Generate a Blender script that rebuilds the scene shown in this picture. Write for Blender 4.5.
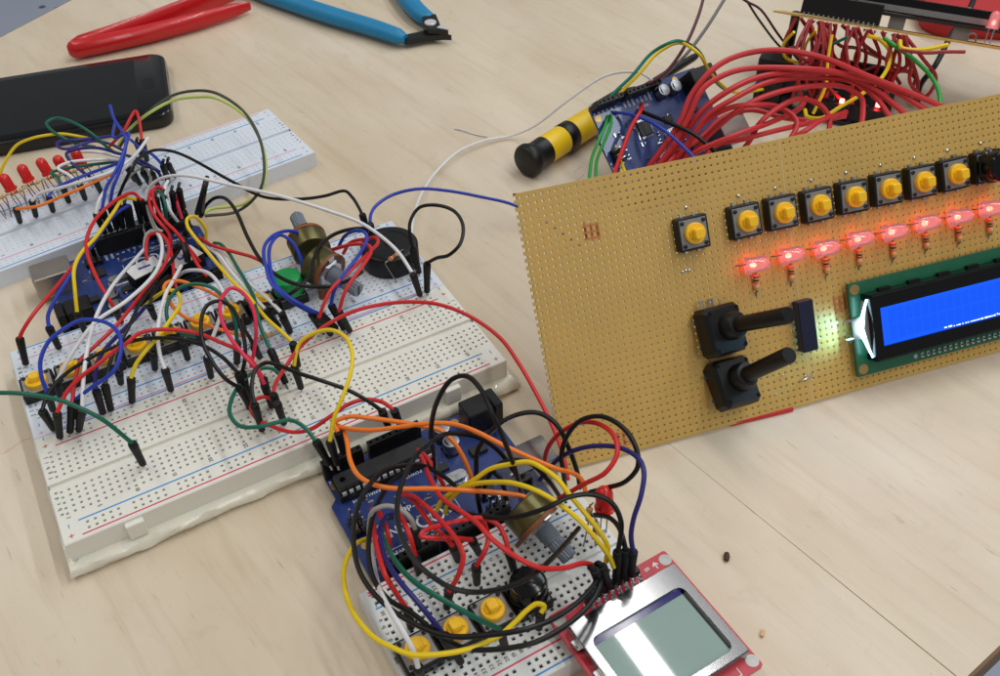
import bpy, bmesh, math, random
from mathutils import Vector, Matrix, Euler
random.seed(7)
for o in list(bpy.data.objects): bpy.data.objects.remove(o)
SC = bpy.context.scene
COL = SC.collection
K = 0.001            # everything below is written in millimetres
R = math.radians

# ------------------------------------------------------------------ camera
cam_d = bpy.data.cameras.new('camera'); cam = bpy.data.objects.new('camera', cam_d); COL.objects.link(cam)
cr = ((0.868291, -0.495648, -0.020113), (-0.355633, -0.593717, -0.721821), (0.345827, 0.633903, -0.691788))
M3 = Matrix((cr[0], [-v for v in cr[1]], [-v for v in cr[2]])).transposed()
cam.matrix_world = Matrix.Translation(Vector((-43.149, -252.261, 273.297)) * K) @ M3.to_4x4()
cam_d.sensor_width = 36.0; cam_d.lens = 34.4465
cam_d.clip_start = 0.01; cam_d.clip_end = 100.0
cam_d.dof.use_dof = True; cam_d.dof.focus_distance = 0.40; cam_d.dof.aperture_fstop = 45.0
SC.camera = cam

# ------------------------------------------------------------------ world and lamps (indoor workshop tubes and an added fill)
w = bpy.data.worlds.new('World'); SC.world = w; w.use_nodes = True
w.node_tree.nodes['Background'].inputs['Color'].default_value = (0.93, 0.97, 1.0, 1)
w.node_tree.nodes['Background'].inputs['Strength'].default_value = 0.25
def area_lamp(loc, sx, sy, watts, col):
    l = bpy.data.lights.new('tube_or_fill', 'AREA'); l.shape = 'RECTANGLE'; l.size = sx * K; l.size_y = sy * K
    l.energy = watts; l.color = col
    o = bpy.data.objects.new('tube_or_fill', l); COL.objects.link(o); o.location = Vector(loc) * K
    return o
area_lamp((702, -250, 1700), 54, 2100, 11.5, (1.0, 0.985, 0.95))
area_lamp((1500, 250, 1800), 140, 2400, 17.5, (0.86, 0.94, 1.0))
area_lamp((-700, 900, 1900), 120, 2400, 11.0, (1.0, 0.91, 0.78))
area_lamp((150, -1500, 1500), 160, 1600, 7.0, (1.0, 0.97, 0.92)).rotation_euler = (R(42), 0, R(0))  # added fill behind the camera to brighten the panel, not a ceiling tube
SC.render.engine = 'CYCLES'
SC.view_settings.view_transform = 'Standard'; SC.view_settings.look = 'None'
SC.view_settings.exposure = 0.0; SC.view_settings.gamma = 1.0; SC.view_settings.use_curve_mapping = False
SC.render.resolution_x = 1024; SC.render.resolution_y = 692

# ------------------------------------------------------------------ materials
def s2l(c):
    return tuple((v / 12.92 if v <= 0.04045 else ((v + 0.055) / 1.055) ** 2.4) for v in [x / 255 for x in c])
def setin(b, names, v):
    for n in names:
        if n in b.inputs: b.inputs[n].default_value = v; return
MATS = {}
def mat(name, rgb, rough=0.45, metal=0.0, var=0.06, vscale=120.0, bump=0.0, bscale=900.0, spec=0.5, coat=0.0, trans=0.0, emit=None, estr=0.0, sss=0.0, alpha=1.0, rvar=0.08):
    m = bpy.data.materials.new(name); m.use_nodes = True
    nt = m.node_tree; b = nt.nodes['Principled BSDF']
    c = s2l(rgb)
    tc = nt.nodes.new('ShaderNodeTexCoord')
    nz = nt.nodes.new('ShaderNodeTexNoise'); nz.inputs['Scale'].default_value = vscale; nz.inputs['Detail'].default_value = 4
    nt.links.new(tc.outputs['Object'], nz.inputs['Vector'])
    mx = nt.nodes.new('ShaderNodeMix'); mx.data_type = 'RGBA'
    mx.inputs['A'].default_value = (*[min(1, v * (1 - var)) for v in c], 1); mx.inputs['B'].default_value = (*[min(1, v * (1 + var)) for v in c], 1)
    nt.links.new(nz.outputs['Fac'], mx.inputs['Factor']); nt.links.new(mx.outputs['Result'], b.inputs['Base Color'])
    mr = nt.nodes.new('ShaderNodeMapRange'); mr.inputs['To Min'].default_value = max(0.02, rough - rvar); mr.inputs['To Max'].default_value = min(1, rough + rvar)
    nt.links.new(nz.outputs['Fac'], mr.inputs['Value']); nt.links.new(mr.outputs['Result'], b.inputs['Roughness'])
    b.inputs['Metallic'].default_value = metal
    setin(b, ['Specular IOR Level', 'Specular'], spec); setin(b, ['Coat Weight', 'Clearcoat'], coat)
    setin(b, ['Transmission Weight', 'Transmission'], trans)
    if sss: setin(b, ['Subsurface Weight'], sss); setin(b, ['Subsurface Scale'], 0.0015)
    if alpha < 1: b.inputs['Alpha'].default_value = alpha
    if emit is not None:
        setin(b, ['Emission Color', 'Emission'], (*s2l(emit), 1)); setin(b, ['Emission Strength'], estr)
    if bump:
        n2 = nt.nodes.new('ShaderNodeTexNoise'); n2.inputs['Scale'].default_value = bscale; n2.inputs['Detail'].default_value = 3
        nt.links.new(tc.outputs['Object'], n2.inputs['Vector'])
        bp = nt.nodes.new('ShaderNodeBump'); bp.inputs['Strength'].default_value = bump; bp.inputs['Distance'].default_value = 0.0003
        nt.links.new(n2.outputs['Fac'], bp.inputs['Height']); nt.links.new(bp.outputs['Normal'], b.inputs['Normal'])
    MATS[name] = m
    return m
def emis(name, rgb, strength):
    m = bpy.data.materials.new(name); m.use_nodes = True; nt = m.node_tree
    nt.nodes.remove(nt.nodes['Principled BSDF'])
    e = nt.nodes.new('ShaderNodeEmission'); e.inputs['Color'].default_value = (*s2l(rgb), 1); e.inputs['Strength'].default_value = strength
    nt.links.new(e.outputs[0], nt.nodes['Material Output'].inputs['Surface']); MATS[name] = m
    return m

# wire insulation
for n, c in dict(red=(206, 40, 42), black=(13, 13, 14), white=(226, 226, 228), yellow=(232, 200, 30), blue=(40, 62, 172), navy=(38, 36, 108), green=(18, 98, 78), orange=(240, 126, 44),
                 pink=(222, 52, 84), grey=(158, 158, 152), charcoal=(66, 68, 60), yellowgreen=(190, 206, 112), purple=(58, 50, 128), teal=(22, 118, 100), plum=(92, 44, 60), brightgreen=(40, 156, 62)).items():
    mat('wire_' + n, c, 0.4, spec=0.35, vscale=300, bump=0.04, bscale=2500)
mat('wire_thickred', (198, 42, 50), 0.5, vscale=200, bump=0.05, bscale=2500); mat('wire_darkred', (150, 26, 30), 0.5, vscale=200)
mat('plug_black', (15, 15, 16), 0.6, spec=0.35, bump=0.15, bscale=1800)
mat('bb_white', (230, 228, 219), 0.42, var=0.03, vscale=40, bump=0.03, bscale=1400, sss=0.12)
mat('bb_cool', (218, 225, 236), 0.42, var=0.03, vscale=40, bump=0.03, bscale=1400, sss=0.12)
mat('bb_grey', (224, 226, 224), 0.42, var=0.03, vscale=40, bump=0.03, bscale=1400, sss=0.1)
mat('print_red', (214, 64, 96), 0.5, var=0.12, vscale=500); mat('print_pink', (222, 150, 176), 0.5, var=0.12, vscale=500)
mat('print_blue', (54, 142, 208), 0.5, var=0.12, vscale=500); mat('print_ink', (70, 74, 84), 0.6, var=0.2, vscale=700)
mat('print_white', (225, 228, 232), 0.6)
mat('tape', (228, 224, 208), 0.34, var=0.12, vscale=90, bump=0.9, bscale=240, sss=0.1, coat=0.3)
mat('metal', (196, 196, 196), 0.28, 1.0, var=0.08, vscale=400, rvar=0.12)
mat('dull_metal', (150, 148, 144), 0.42, 1.0, var=0.15, vscale=200, bump=0.1, rvar=0.15)
mat('dark_metal', (58, 58, 60), 0.4, 0.9, var=0.2, vscale=200, bump=0.1)
mat('solder', (208, 208, 212), 0.25, 1.0, var=0.1)
mat('pcb_blue', (28, 52, 116), 0.35, var=0.18, vscale=220, bump=0.08, bscale=700, coat=0.3)
mat('pcb_red', (190, 30, 48), 0.35, var=0.12, vscale=200, coat=0.3)
mat('pcb_green', (16, 96, 66), 0.38, var=0.14, vscale=200, coat=0.3)
mat('black_plastic', (15, 15, 16), 0.42, spec=0.4, bump=0.12, bscale=1500)
mat('black_gloss', (9, 9, 11), 0.16, spec=0.35, rvar=0.05)
mat('chip_black', (30, 31, 33), 0.5, bump=0.2, bscale=2200)
mat('chip_blue', (14, 20, 52), 0.35)
mat('cap_yellow', (252, 196, 26), 0.4, var=0.05, sss=0.08)
mat('cap_green', (18, 150, 74), 0.4, var=0.05, sss=0.05)
mat('plate_grey', (132, 132, 134), 0.38, 0.25, var=0.1, vscale=300)
mat('plate_light', (150, 146, 144), 0.36, 0.2, var=0.1, vscale=300)
mat('brass_can', (104, 98, 62), 0.38, 0.8, var=0.25, vscale=150, rvar=0.15)
mat('phenolic', (128, 74, 42), 0.55, var=0.15, vscale=300, bump=0.15)
mat('shaft_grey', (118, 126, 138), 0.4, 0.1, var=0.05)
mat('led_red', (226, 40, 40), 0.22, var=0.04, trans=0.15, sss=0.15)
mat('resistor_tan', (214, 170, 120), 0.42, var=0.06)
for n, c in dict(brown=(110, 52, 24), red=(190, 40, 34), orange=(222, 110, 36), gold=(190, 150, 60), black=(26, 22, 20)).items(): mat('band_' + n, c, 0.45)
mat('pcb_dark', (16, 20, 40), 0.4, var=0.2, vscale=200)
mat('tin', (215, 215, 215), 0.3, 0.3)
mat('pencil_pink', (214, 168, 160), 0.7, var=0.1)
mat('wire_darkgrey', (104, 104, 104), 0.45)
mat('usb_dull', (168, 160, 152), 0.3, 0.85, var=0.15, vscale=120)
mat('sock_pale', (170, 176, 186), 0.6)
mat('copper_ring', (196, 160, 98), 0.35, 0.8)
mat('perf', (200, 164, 86), 0.46, sss=0.25, var=0.13, vscale=38, bump=0.1, bscale=1200)
mat('perf_back', (150, 108, 62), 0.55, var=0.1, vscale=80)
mat('ink_red', (194, 118, 66), 0.6, var=0.15, vscale=400)
mat('sticker', (232, 232, 232), 0.6, var=0.03); mat('pen_blue', (44, 60, 176), 0.5)
mat('phone_black', (14, 14, 15), 0.16, bump=0.05); mat('phone_glass', (12, 12, 14), 0.09, spec=0.3, rvar=0.04, var=0.1, vscale=20); mat('phone_screen', (18, 19, 23), 0.06, spec=0.3, rvar=0.04)
mat('handle_red', (200, 24, 30), 0.3, var=0.05, coat=0.2); mat('handle_blue', (20, 128, 178), 0.5, var=0.06, bump=0.06)
mat('handle_yellow', (236, 196, 16), 0.4, var=0.05); mat('red_cloth', (176, 30, 36), 0.7, var=0.12, vscale=40, bump=0.3, bscale=300)
mat('bezel_silver', (150, 150, 152), 0.15, 1.0, var=0.02, vscale=25, rvar=0.015)
mat('lcd_green', (146, 168, 162), 0.03, var=0.05, vscale=30, rvar=0.0, spec=0.6); mat('lcd_violet', (40, 38, 104), 0.1)
mat('cap_silver', (160, 160, 163), 0.34, 1.0, var=0.06)
mat('edge_ply', (120, 92, 62), 0.7, var=0.3, vscale=80, bump=0.3)
mat('mud', (74, 56, 34), 0.8, var=0.3, vscale=900)
mat('glass_clear', (235, 240, 240), 0.05, trans=0.9)
emis('lcd_blue', (28, 92, 250), 1.15); emis('lcd_white', (225, 240, 255), 2.0); emis('backlight_led', (120, 208, 255), 1500.0); emis('lcd_cell', (27, 88, 243), 1.1); emis('backlight', (190, 234, 255), 9.0)
emis('led_core', (255, 66, 50), 40.0); emis('led_spot', (255, 60, 56), 40.0)
def mat_led_lit():
    m = bpy.data.materials.new('led_lit'); m.use_nodes = True; nt = m.node_tree
    nt.nodes.remove(nt.nodes['Principled BSDF']); out = nt.nodes['Material Output']
    tr = nt.nodes.new('ShaderNodeBsdfTransparent'); tr.inputs[0].default_value = (1, .62, .6, 1)
    gl = nt.nodes.new('ShaderNodeBsdfGlossy'); gl.inputs['Roughness'].default_value = .08
    em = nt.nodes.new('ShaderNodeEmission'); em.inputs[0].default_value = (*s2l((255, 150, 150)), 1); em.inputs[1].default_value = 1.0
    a = nt.nodes.new('ShaderNodeMixShader'); a.inputs[0].default_value = .5; nt.links.new(tr.outputs[0], a.inputs[1]); nt.links.new(em.outputs[0], a.inputs[2])
    fr = nt.nodes.new('ShaderNodeFresnel'); b = nt.nodes.new('ShaderNodeMixShader'); nt.links.new(fr.outputs[0], b.inputs[0]); nt.links.new(a.outputs[0], b.inputs[1]); nt.links.new(gl.outputs[0], b.inputs[2])
    nt.links.new(b.outputs[0], out.inputs['Surface']); MATS['led_lit'] = m
mat_led_lit()
def mat_wood():
    m = bpy.data.materials.new('table_wood'); m.use_nodes = True; nt = m.node_tree; b = nt.nodes['Principled BSDF']
    L = nt.links.new; N = nt.nodes.new
    tc = N('ShaderNodeTexCoord'); mp = N('ShaderNodeMapping'); mp.inputs['Rotation'].default_value = (0, 0, R(-9.3)); L(tc.outputs['Object'], mp.inputs['Vector'])
    def noise(sx, sy, sc, det, rough=.55):
        q = N('ShaderNodeMapping'); q.inputs['Scale'].default_value = (sx, sy, 1); L(mp.outputs[0], q.inputs['Vector'])
        n = N('ShaderNodeTexNoise'); n.inputs['Scale'].default_value = sc; n.inputs['Detail'].default_value = det; n.inputs['Roughness'].default_value = rough; n.inputs['Distortion'].default_value = .4
        L(q.outputs[0], n.inputs['Vector']); return n.outputs['Fac']
    def ramp(f, a, c, pa, pb):
        r = N('ShaderNodeValToRGB'); r.color_ramp.elements[0].color = (*a, 1); r.color_ramp.elements[1].color = (*c, 1); r.color_ramp.elements[0].position = pa; r.color_ramp.elements[1].position = pb; L(f, r.inputs[0]); return r.outputs[0]
    def mul(a, c, f=1.0):
        x = N('ShaderNodeMix'); x.data_type = 'RGBA'; x.blend_type = 'MULTIPLY'; x.inputs['Factor'].default_value = f; L(a, x.inputs['A']); L(c, x.inputs['B']); return x.outputs['Result']
    base = ramp(noise(1, .22, 9, 5), s2l((212, 196, 170)), s2l((226, 214, 196)), .3, .7)
    streak = ramp(noise(1, .06, 190, 6, .7), (.84, .81, .77), (1, 1, 1), .30, .50)
    fleck = ramp(noise(1, .10, 620, 4, .6), (.62, .55, .47), (1, 1, 1), .27, .345)
    speck = ramp(noise(1, 1, 700, 2, .5), (.5, .45, .4), (1, 1, 1), .20, .255)
    patch = ramp(noise(1, .3, 7, 3), (.93, .92, .92), (1.0, 1.0, 1.0), .38, .60)
    blot = ramp(noise(1, .45, 26, 5), (.90, .86, .81), (1, 1, 1), .30, .62)
    grime = ramp(noise(1, 1, 60, 6, .7), (.88, .87, .86), (1, 1, 1), .25, .42)
    c = mul(mul(mul(mul(mul(mul(base, streak, .6), fleck, .6), blot, 1.0), grime, .9), speck, .8), patch, 1.0)
    # pink pencil scribbles
    L(c, b.inputs['Base Color']); b.inputs['Roughness'].default_value = .42
    rr = N('ShaderNodeMapRange'); rr.inputs['To Min'].default_value = .34; rr.inputs['To Max'].default_value = .58; L(noise(1, .3, 40, 4), rr.inputs['Value']); L(rr.outputs[0], b.inputs['Roughness'])
    bp = N('ShaderNodeBump'); bp.inputs['Strength'].default_value = .12; bp.inputs['Distance'].default_value = .0004; L(noise(1, .05, 260, 4), bp.inputs['Height']); L(bp.outputs[0], b.inputs['Normal'])
    MATS['table_wood'] = m
mat_wood()
def mat_floor():
    m = mat('floor', (150, 156, 168), .5, var=.05)
    nt = m.node_tree; b = nt.nodes['Principled BSDF']; tc = nt.nodes.new('ShaderNodeTexCoord'); v = nt.nodes.new('ShaderNodeTexVoronoi'); v.inputs['Scale'].default_value = 22; nt.links.new(tc.outputs['Object'], v.inputs['Vector'])
    r = nt.nodes.new('ShaderNodeValToRGB'); r.color_ramp.elements[0].color = (.08, .09, .14, 1); r.color_ramp.elements[1].color = (*s2l((176, 184, 202)), 1); r.color_ramp.elements[0].position = .18; r.color_ramp.elements[1].position = .24
    nt.links.new(v.outputs['Distance'], r.inputs[0]); nt.links.new(r.outputs[0], b.inputs['Base Color'])
mat_floor()

# ------------------------------------------------------------------ mesh helpers (millimetres)
class MB:
    def __init__(s): s.v = []; s.f = []; s.sm = []
    def add(s, vs, fs, smooth=False, M=None):
        n = len(s.v)
        s.v += [tuple(M @ Vector(p)) if M else tuple(p) for p in vs]
        s.f += [tuple(i + n for i in f) for f in fs]; s.sm += [smooth] * len(fs); return s
    def box(s, c, d, M=None):
        x, y, z = [q / 2 for q in d]
        vs = [(c[0] + a * x, c[1] + b * y, c[2] + e * z) for a in (-1, 1) for b in (-1, 1) for e in (-1, 1)]
        return s.add(vs, [(0, 1, 3, 2), (4, 6, 7, 5), (0, 4, 5, 1), (2, 3, 7, 6), (0, 2, 6, 4), (1, 5, 7, 3)], False, M)
    def rbox(s, c, d, b=0.4, M=None):      # box with chamfered top and vertical edges
        x, y, z = [q / 2 for q in d]; b = min(b, x * .9, y * .9)
        def ring(ix, zz):
            X, Y = x - ix, y - ix
            return [(c[0] + p, c[1] + q, c[2] + zz) for p, q in ((-X + b, -Y), (X - b, -Y), (X, -Y + b), (X, Y - b), (X - b, Y), (-X + b, Y), (-X, Y - b), (-X, -Y + b))]
        vs = ring(0, -z) + ring(0, z - b) + ring(b * .7, z)
        fs = [tuple(range(7, -1, -1)), tuple(range(16, 24))]
        for k in (0, 8):
            fs += [(k + i, k + (i + 1) % 8, k + 8 + (i + 1) % 8, k + 8 + i) for i in range(8)]
        return s.add(vs, fs, False, M)
    def lathe(s, prof, n=24, M=None, smooth=True):   # prof: (r, z) along z
        vs = []; fs = []
        for r, z in prof: vs += [(r * math.cos(2 * math.pi * i / n), r * math.sin(2 * math.pi * i / n), z) for i in range(n)]
        for k in range(len(prof) - 1): fs += [(k * n + i, k * n + (i + 1) % n, (k + 1) * n + (i + 1) % n, (k + 1) * n + i) for i in range(n)]
        if prof[0][0] > 1e-6: fs.append(tuple(range(n - 1, -1, -1)))
        if prof[-1][0] > 1e-6: fs.append(tuple(range((len(prof) - 1) * n, len(prof) * n)))
        return s.add(vs, fs, smooth, M)
    def cyl(s, p, q, r0, r1=None, n=12, smooth=True):
        p = Vector(p); q = Vector(q); r1 = r0 if r1 is None else r1
        return s.lathe([(r0, 0), (r1, (q - p).length)], n, frame(p, q - p), smooth)
    def tube(s, pts, r, n=8):
        pts = [Vector(p) for p in pts]; t = (pts[1] - pts[0]).normalized()
        u = t.orthogonal().normalized(); vs = []; fs = []
        for i, p in enumerate(pts):
            a = pts[max(0, i - 1)]; b = pts[min(len(pts) - 1, i + 1)]; d = (b - a)
            if d.length > 1e-9: t = d.normalized()
            u = (u - t * u.dot(t)).normalized(); v = t.cross(u)
            vs += [p + (u * math.cos(2 * math.pi * k / n) + v * math.sin(2 * math.pi * k / n)) * r for k in range(n)]
        for i in range(len(pts) - 1): fs += [(i * n + k, i * n + (k + 1) % n, (i + 1) * n + (k + 1) % n, (i + 1) * n + k) for k in range(n)]
        fs += [tuple(range(n - 1, -1, -1)), tuple(range((len(pts) - 1) * n, len(pts) * n))]
        return s.add(vs, fs, True)
    def prism(s, poly, z0, z1, M=None):
        n = len(poly); vs = [(x, y, z0) for x, y in poly] + [(x, y, z1) for x, y in poly]
        return s.add(vs, [tuple(range(n - 1, -1, -1)), tuple(range(n, 2 * n))] + [(i, (i + 1) % n, n + (i + 1) % n, n + i) for i in range(n)], False, M)
    def loft(s, rings, smooth=True):
        n = len(rings[0]); vs = [p for r in rings for p in r]; fs = []
        for k in range(len(rings) - 1): fs += [(k * n + i, k * n + (i + 1) % n, (k + 1) * n + (i + 1) % n, (k + 1) * n + i) for i in range(n)]
        fs += [tuple(range(n - 1, -1, -1)), tuple(range((len(rings) - 1) * n, len(rings) * n))]
        return s.add(vs, fs, smooth)
    def mesh(s, name):
        me = bpy.data.meshes.new(name); me.from_pydata([(x * K, y * K, z * K) for x, y, z in s.v], [], s.f)
        me.polygons.foreach_set('use_smooth', s.sm); me.update()
        if any(s.sm) and hasattr(me, 'set_sharp_from_angle'): me.set_sharp_from_angle(angle=R(40))
        return me
def frame(o, z, x=None):
    z = Vector(z).normalized(); x = Vector(x) if x is not None else z.orthogonal(); x = (x - z * x.dot(z)).normalized(); y = z.cross(x)
    return Matrix.Translation(Vector(o)) @ Matrix((x, y, z)).transposed().to_4x4()
def linked(name, me, m, parent=None, label=None):
    o = bpy.data.objects.new(name, me); COL.objects.link(o)
    if m and not me.materials: me.materials.append(MATS[m])
    if parent: o.parent = parent
    if label: o['label'] = label
    return o
def part(name, mb, m, parent=None, label=None): return linked(name, mb.mesh(name), m, parent, label)
def tag(o, label, cat, group=None, kind=None):
    o['label'] = label; o['category'] = cat
    if group: o['group'] = group
    if kind: o['kind'] = kind
    return o
def thing(name, label, cat, loc=(0, 0, 0), rz=0, group=None, M=None):
    o = bpy.data.objects.new(name, None); COL.objects.link(o); o.empty_display_size = .005
    if M is None: o.location = Vector(loc) * K; o.rotation_euler = (0, 0, R(rz))
    else:
        Q = M.copy(); Q.translation = M.translation * K; o.matrix_world = Q
    return tag(o, label, cat, group)
def copy_tree(o, parent=None):
    c = o.copy(); COL.objects.link(c); c.parent = parent
    for ch in list(o.children): copy_tree(ch, c)
    return c
def spline(P, seg=7):
    P = [Vector(p) for p in P]
    if len(P) < 3: return P
    Q = [P[0] * 2 - P[1]] + P + [P[-1] * 2 - P[-2]]; out = []
    for i in range(1, len(Q) - 2):
        a, b, c, d = Q[i - 1:i + 3]
        t0 = 0; t1 = t0 + max(1e-4, (b - a).length ** .5); t2 = t1 + max(1e-4, (c - b).length ** .5); t3 = t2 + max(1e-4, (d - c).length ** .5)
        for k in range(seg):
            t = t1 + (t2 - t1) * k / seg
            A1 = a * ((t1 - t) / (t1 - t0)) + b * ((t - t0) / (t1 - t0)); A2 = b * ((t2 - t) / (t2 - t1)) + c * ((t - t1) / (t2 - t1)); A3 = c * ((t3 - t) / (t3 - t2)) + d * ((t - t2) / (t3 - t2))
            B1 = A1 * ((t2 - t) / (t2 - t0)) + A2 * ((t - t0) / (t2 - t0)); B2 = A2 * ((t3 - t) / (t3 - t1)) + A3 * ((t - t1) / (t3 - t1))
            out.append(B1 * ((t2 - t) / (t2 - t1)) + B2 * ((t - t1) / (t2 - t1)))
    out.append(P[-1]); return out
GLY = {}
def glyph(ch):
    if ch not in GLY:
        c = bpy.data.curves.new('g', 'FONT'); c.body = ch; c.size = 1.0; c.resolution_u = 2
        o = bpy.data.objects.new('g', c); COL.objects.link(o); bpy.context.view_layer.update()
        me = bpy.data.meshes.new_from_object(o.evaluated_get(bpy.context.evaluated_depsgraph_get()))
        vs = [tuple(v.co) for v in me.vertices]; fs = [tuple(p.vertices) for p in me.polygons]
        wd = max([v[0] for v in vs], default=.3)
        GLY[ch] = (vs, fs, wd + .09)
        bpy.data.objects.remove(o); bpy.data.meshes.remove(me); bpy.data.curves.remove(c)
    return GLY[ch]
def text(mb, s, x, y, z, size, rot=0, bold=0):
    gs = [glyph(c) if c != ' ' else ([], [], .35) for c in s]; tot = sum(g[2] for g in gs)
    ca, sa = math.cos(R(rot)), math.sin(R(rot)); px = -tot / 2
    for vs, fs, wd in gs:
        for dx in ((0,) if not bold else (0, bold)):
            mb.add([(x + ((v[0] + px + dx) * ca - (v[1] - .35) * sa) * size, y + ((v[0] + px + dx) * sa + (v[1] - .35) * ca) * size, z + dx * .02) for v in vs], fs)
        px += wd

# ------------------------------------------------------------------ the setting
def kind(o, k): o['kind'] = k; return o
tb = MB()
poly = [(-420, -267), (138.2, -200.6), (112.0, -40.0), (138.6, -200.55), (760, -126), (760, 900), (-420, 158)]
tb.prism(poly, -18, 0)
table = kind(part('table', tb, 'table_wood'), 'structure')
eb = MB()
for a, b in (((-420, -267), (760, -126)), ((-420, 158), (760, 900))):
    a = Vector((*a, -9.2)); b = Vector((*b, -9.2)); d = b - a; nn = Vector((d.y, -d.x, 0)).normalized() * (1 if a.y < -100 else -1)
    eb.box((0, 0, 0), (d.length, 1.2, 17.6), frame((a + b) / 2 + nn * .7, (0, 0, 1), d))
part('edge_band', eb, 'edge_ply', table)
for zz in ([(178, 68), (184, 72), (181, 76), (188, 79), (185, 84), (192, 86)], [(26, 112), (33, 121), (31, 126), (37, 131)], [(-96, 39), (-88, 42), (-80, 41)]):
    part('pencil_mark', MB().tube([(x, y, -.1) for x, y in zz], .22, 6), 'pencil_pink', table)
kind(part('floor', MB().box((300, 900, -722), (9000, 9000, 20)), 'floor'), 'structure')

# ------------------------------------------------------------------ breadboards
P = 2.54
def grid_block(x0, x1, y0, y1, z0, z1, xs, rows, half, deep, band=None, cham=0.35):
    """block with square sockets sunk into its top; xs(row) says which columns a row has"""
    ex = [x0 + cham]; 
    for x in xs: ex += [x - half, x + half]
    ex.append(x1 - cham); ey = [y0 + cham]; hy = {}
    items = [(y, 'h', cols) for y, cols in rows] + ([(0, 'b', None)] if band else [])
    for y, k, cols in sorted(items, key=lambda t: t[0]):
        hw = half if k == 'h' else band[0]
        hy[len(ey)] = (k, cols); ey += [y - hw, y + hw]
    ey.append(y1 - cham); body, dark = MB(), MB()
    nx, ny = len(ex), len(ey)
    vs = [(x, y, z1) for y in ey for x in ex]; fs = []
    def pocket(a, b, c, d, dp, dk):
        i = len(vs); vs.extend([(a, c, z1 - dp), (b, c, z1 - dp), (b, d, z1 - dp), (a, d, z1 - dp)]); return i
    for j in range(ny - 1):
        for i in range(nx - 1):
            q = (j * nx + i, j * nx + i + 1, (j + 1) * nx + i + 1, (j + 1) * nx + i)
            k = hy.get(j); sunk = 0
            if k and k[0] == 'h' and i % 2 == 1 and i < nx - 1 and (i - 1) // 2 in k[1]: sunk = deep
            if k and k[0] == 'b': sunk = band[1]
            if not sunk: fs.append(q); continue
            m = pocket(ex[i], ex[i + 1], ey[j], ey[j + 1], sunk, 1)
            for e in range(4):
                if k[0] == 'b' and e in (1, 3): continue
                fs.append((q[e], q[(e + 1) % 4], m + (e + 1) % 4, m + e))
            if k[0] == 'b': fs.append((m, m + 1, m + 2, m + 3))
            else: dark.add([vs[m + t] for t in range(4)], [(0, 1, 2, 3)])
    body.add(vs, fs)
    r = [[(x0 + c, y0 + c, z), (x1 - c, y0 + c, z), (x1 - c, y1 - c, z), (x0 + c, y1 - c, z)] for c, z in ((cham, z1), (0, z1 - cham), (0, z0))]
    body.add(r[0] + r[1] + r[2], [(k + (i + 1) % 4, k + i, k + 4 + i, k + 4 + (i + 1) % 4) for k in (0, 4) for i in range(4)] + [(11, 10, 9, 8)])
    return body, dark
def breadboard(ncol, label, group, M, material, letters, far_order, near_order, pink='print_red', hw=(26.6, 25.6), sock='dark_metal', deep=.95, hs=.46, tabs=False, ink='print_ink', gap_end=False):
    t = thing('breadboard', label, 'breadboard', M=M, group=group)
    half = (ncol - 1) / 2; cols = [(k - half) * P for k in range(ncol)]; L = half * P + 3.81
    nr = 59 if ncol > 40 else 29; off = (ncol - nr) // 2; rail = {off + g * 6 + j for g in range(nr // 6 + 1) for j in range(5) if g * 6 + j < nr}
    allc = set(range(ncol)); rows = []
    for k in range(5): rows += [(3.81 + P * k, allc), (-3.81 - P * k, allc)]
    for y in (20.58, 23.12): rows += [(y, rail), (-y, rail)]
    body, dark = grid_block(-L, L, -hw[0], hw[1], -8.5, 0, cols, rows, hs, deep, (1.2, 1.3))
    if tabs:
        for x in (-L + 22, L - 24): body.rbox((x, -hw[0] - 1.0, -4.6), (6.2, 2.4, 6.6), .3)
    part('body', body, material, t); kind(part('hole_floors', dark, sock, t), 'stuff')  # floor tone stands in for the shade down inside the holes
    for y, c in zip((25.0, 18.6), far_order): part('stripe', MB().box((0, y, .03), ((nr + 1) * P, .55, .06)), {'r': pink, 'b': 'print_blue'}[c], t)
    for y, c in zip((-18.6, -25.0), near_order): part('stripe', MB().box((0, y, .03), ((nr + 1) * P, .55, .06)), {'r': pink, 'b': 'print_blue'}[c], t)
    sg = {'r': MB(), 'b': MB()}
    for yy, order in (((24.0, 20.0), far_order), ((-19.6, -23.9), near_order)):
        for y, c in zip(yy, order):
            for x in (-L + 3.1, L - 3.1):
                m = sg[c]; m.box((x, y, .04), (.34, 1.7, .06))
                if c == 'r': m.box((x, y, .05), (1.7, .34, .06))
    part('plus_marks', sg['r'], pink, t); part('minus_marks', sg['b'], 'print_blue', t)
    pr = MB()
    for k in range(1, ncol + 1):
        if ncol > 40 and not (k == 1 or k % 5 == 0): continue
        s = str(k if ncol > 40 else ncol + 1 - k)
        for y in (16.1, -16.1): text(pr, s, (k - 1 - half) * P, y, .04, 2.0 if ncol > 40 else 1.8, 90, .06)
    for k, ch in enumerate(letters):
        y = 13.97 - k * P if k < 5 else -3.81 - (k - 5) * P
        for x in (-L + 1.9, L - 1.9): text(pr, ch, x, y + .4, .04, 2.1, 90, .06)
    part('printing', pr, ink, t)
    return t
I4 = Matrix.Translation
GB = 'breadboards on the table'
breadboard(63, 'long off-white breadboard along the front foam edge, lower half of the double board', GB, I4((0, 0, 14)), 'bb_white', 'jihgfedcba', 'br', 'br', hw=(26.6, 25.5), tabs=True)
breadboard(63, 'long bluish white breadboard carrying the row of yellow buttons and the buzzer', GB, I4((0, 51.2, 14)), 'bb_cool', 'ABCDEFGHIJ', 'br', 'br', 'print_pink', hw=(25.5, 26.0), sock='sock_pale', deep=.55, hs=.4)
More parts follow.
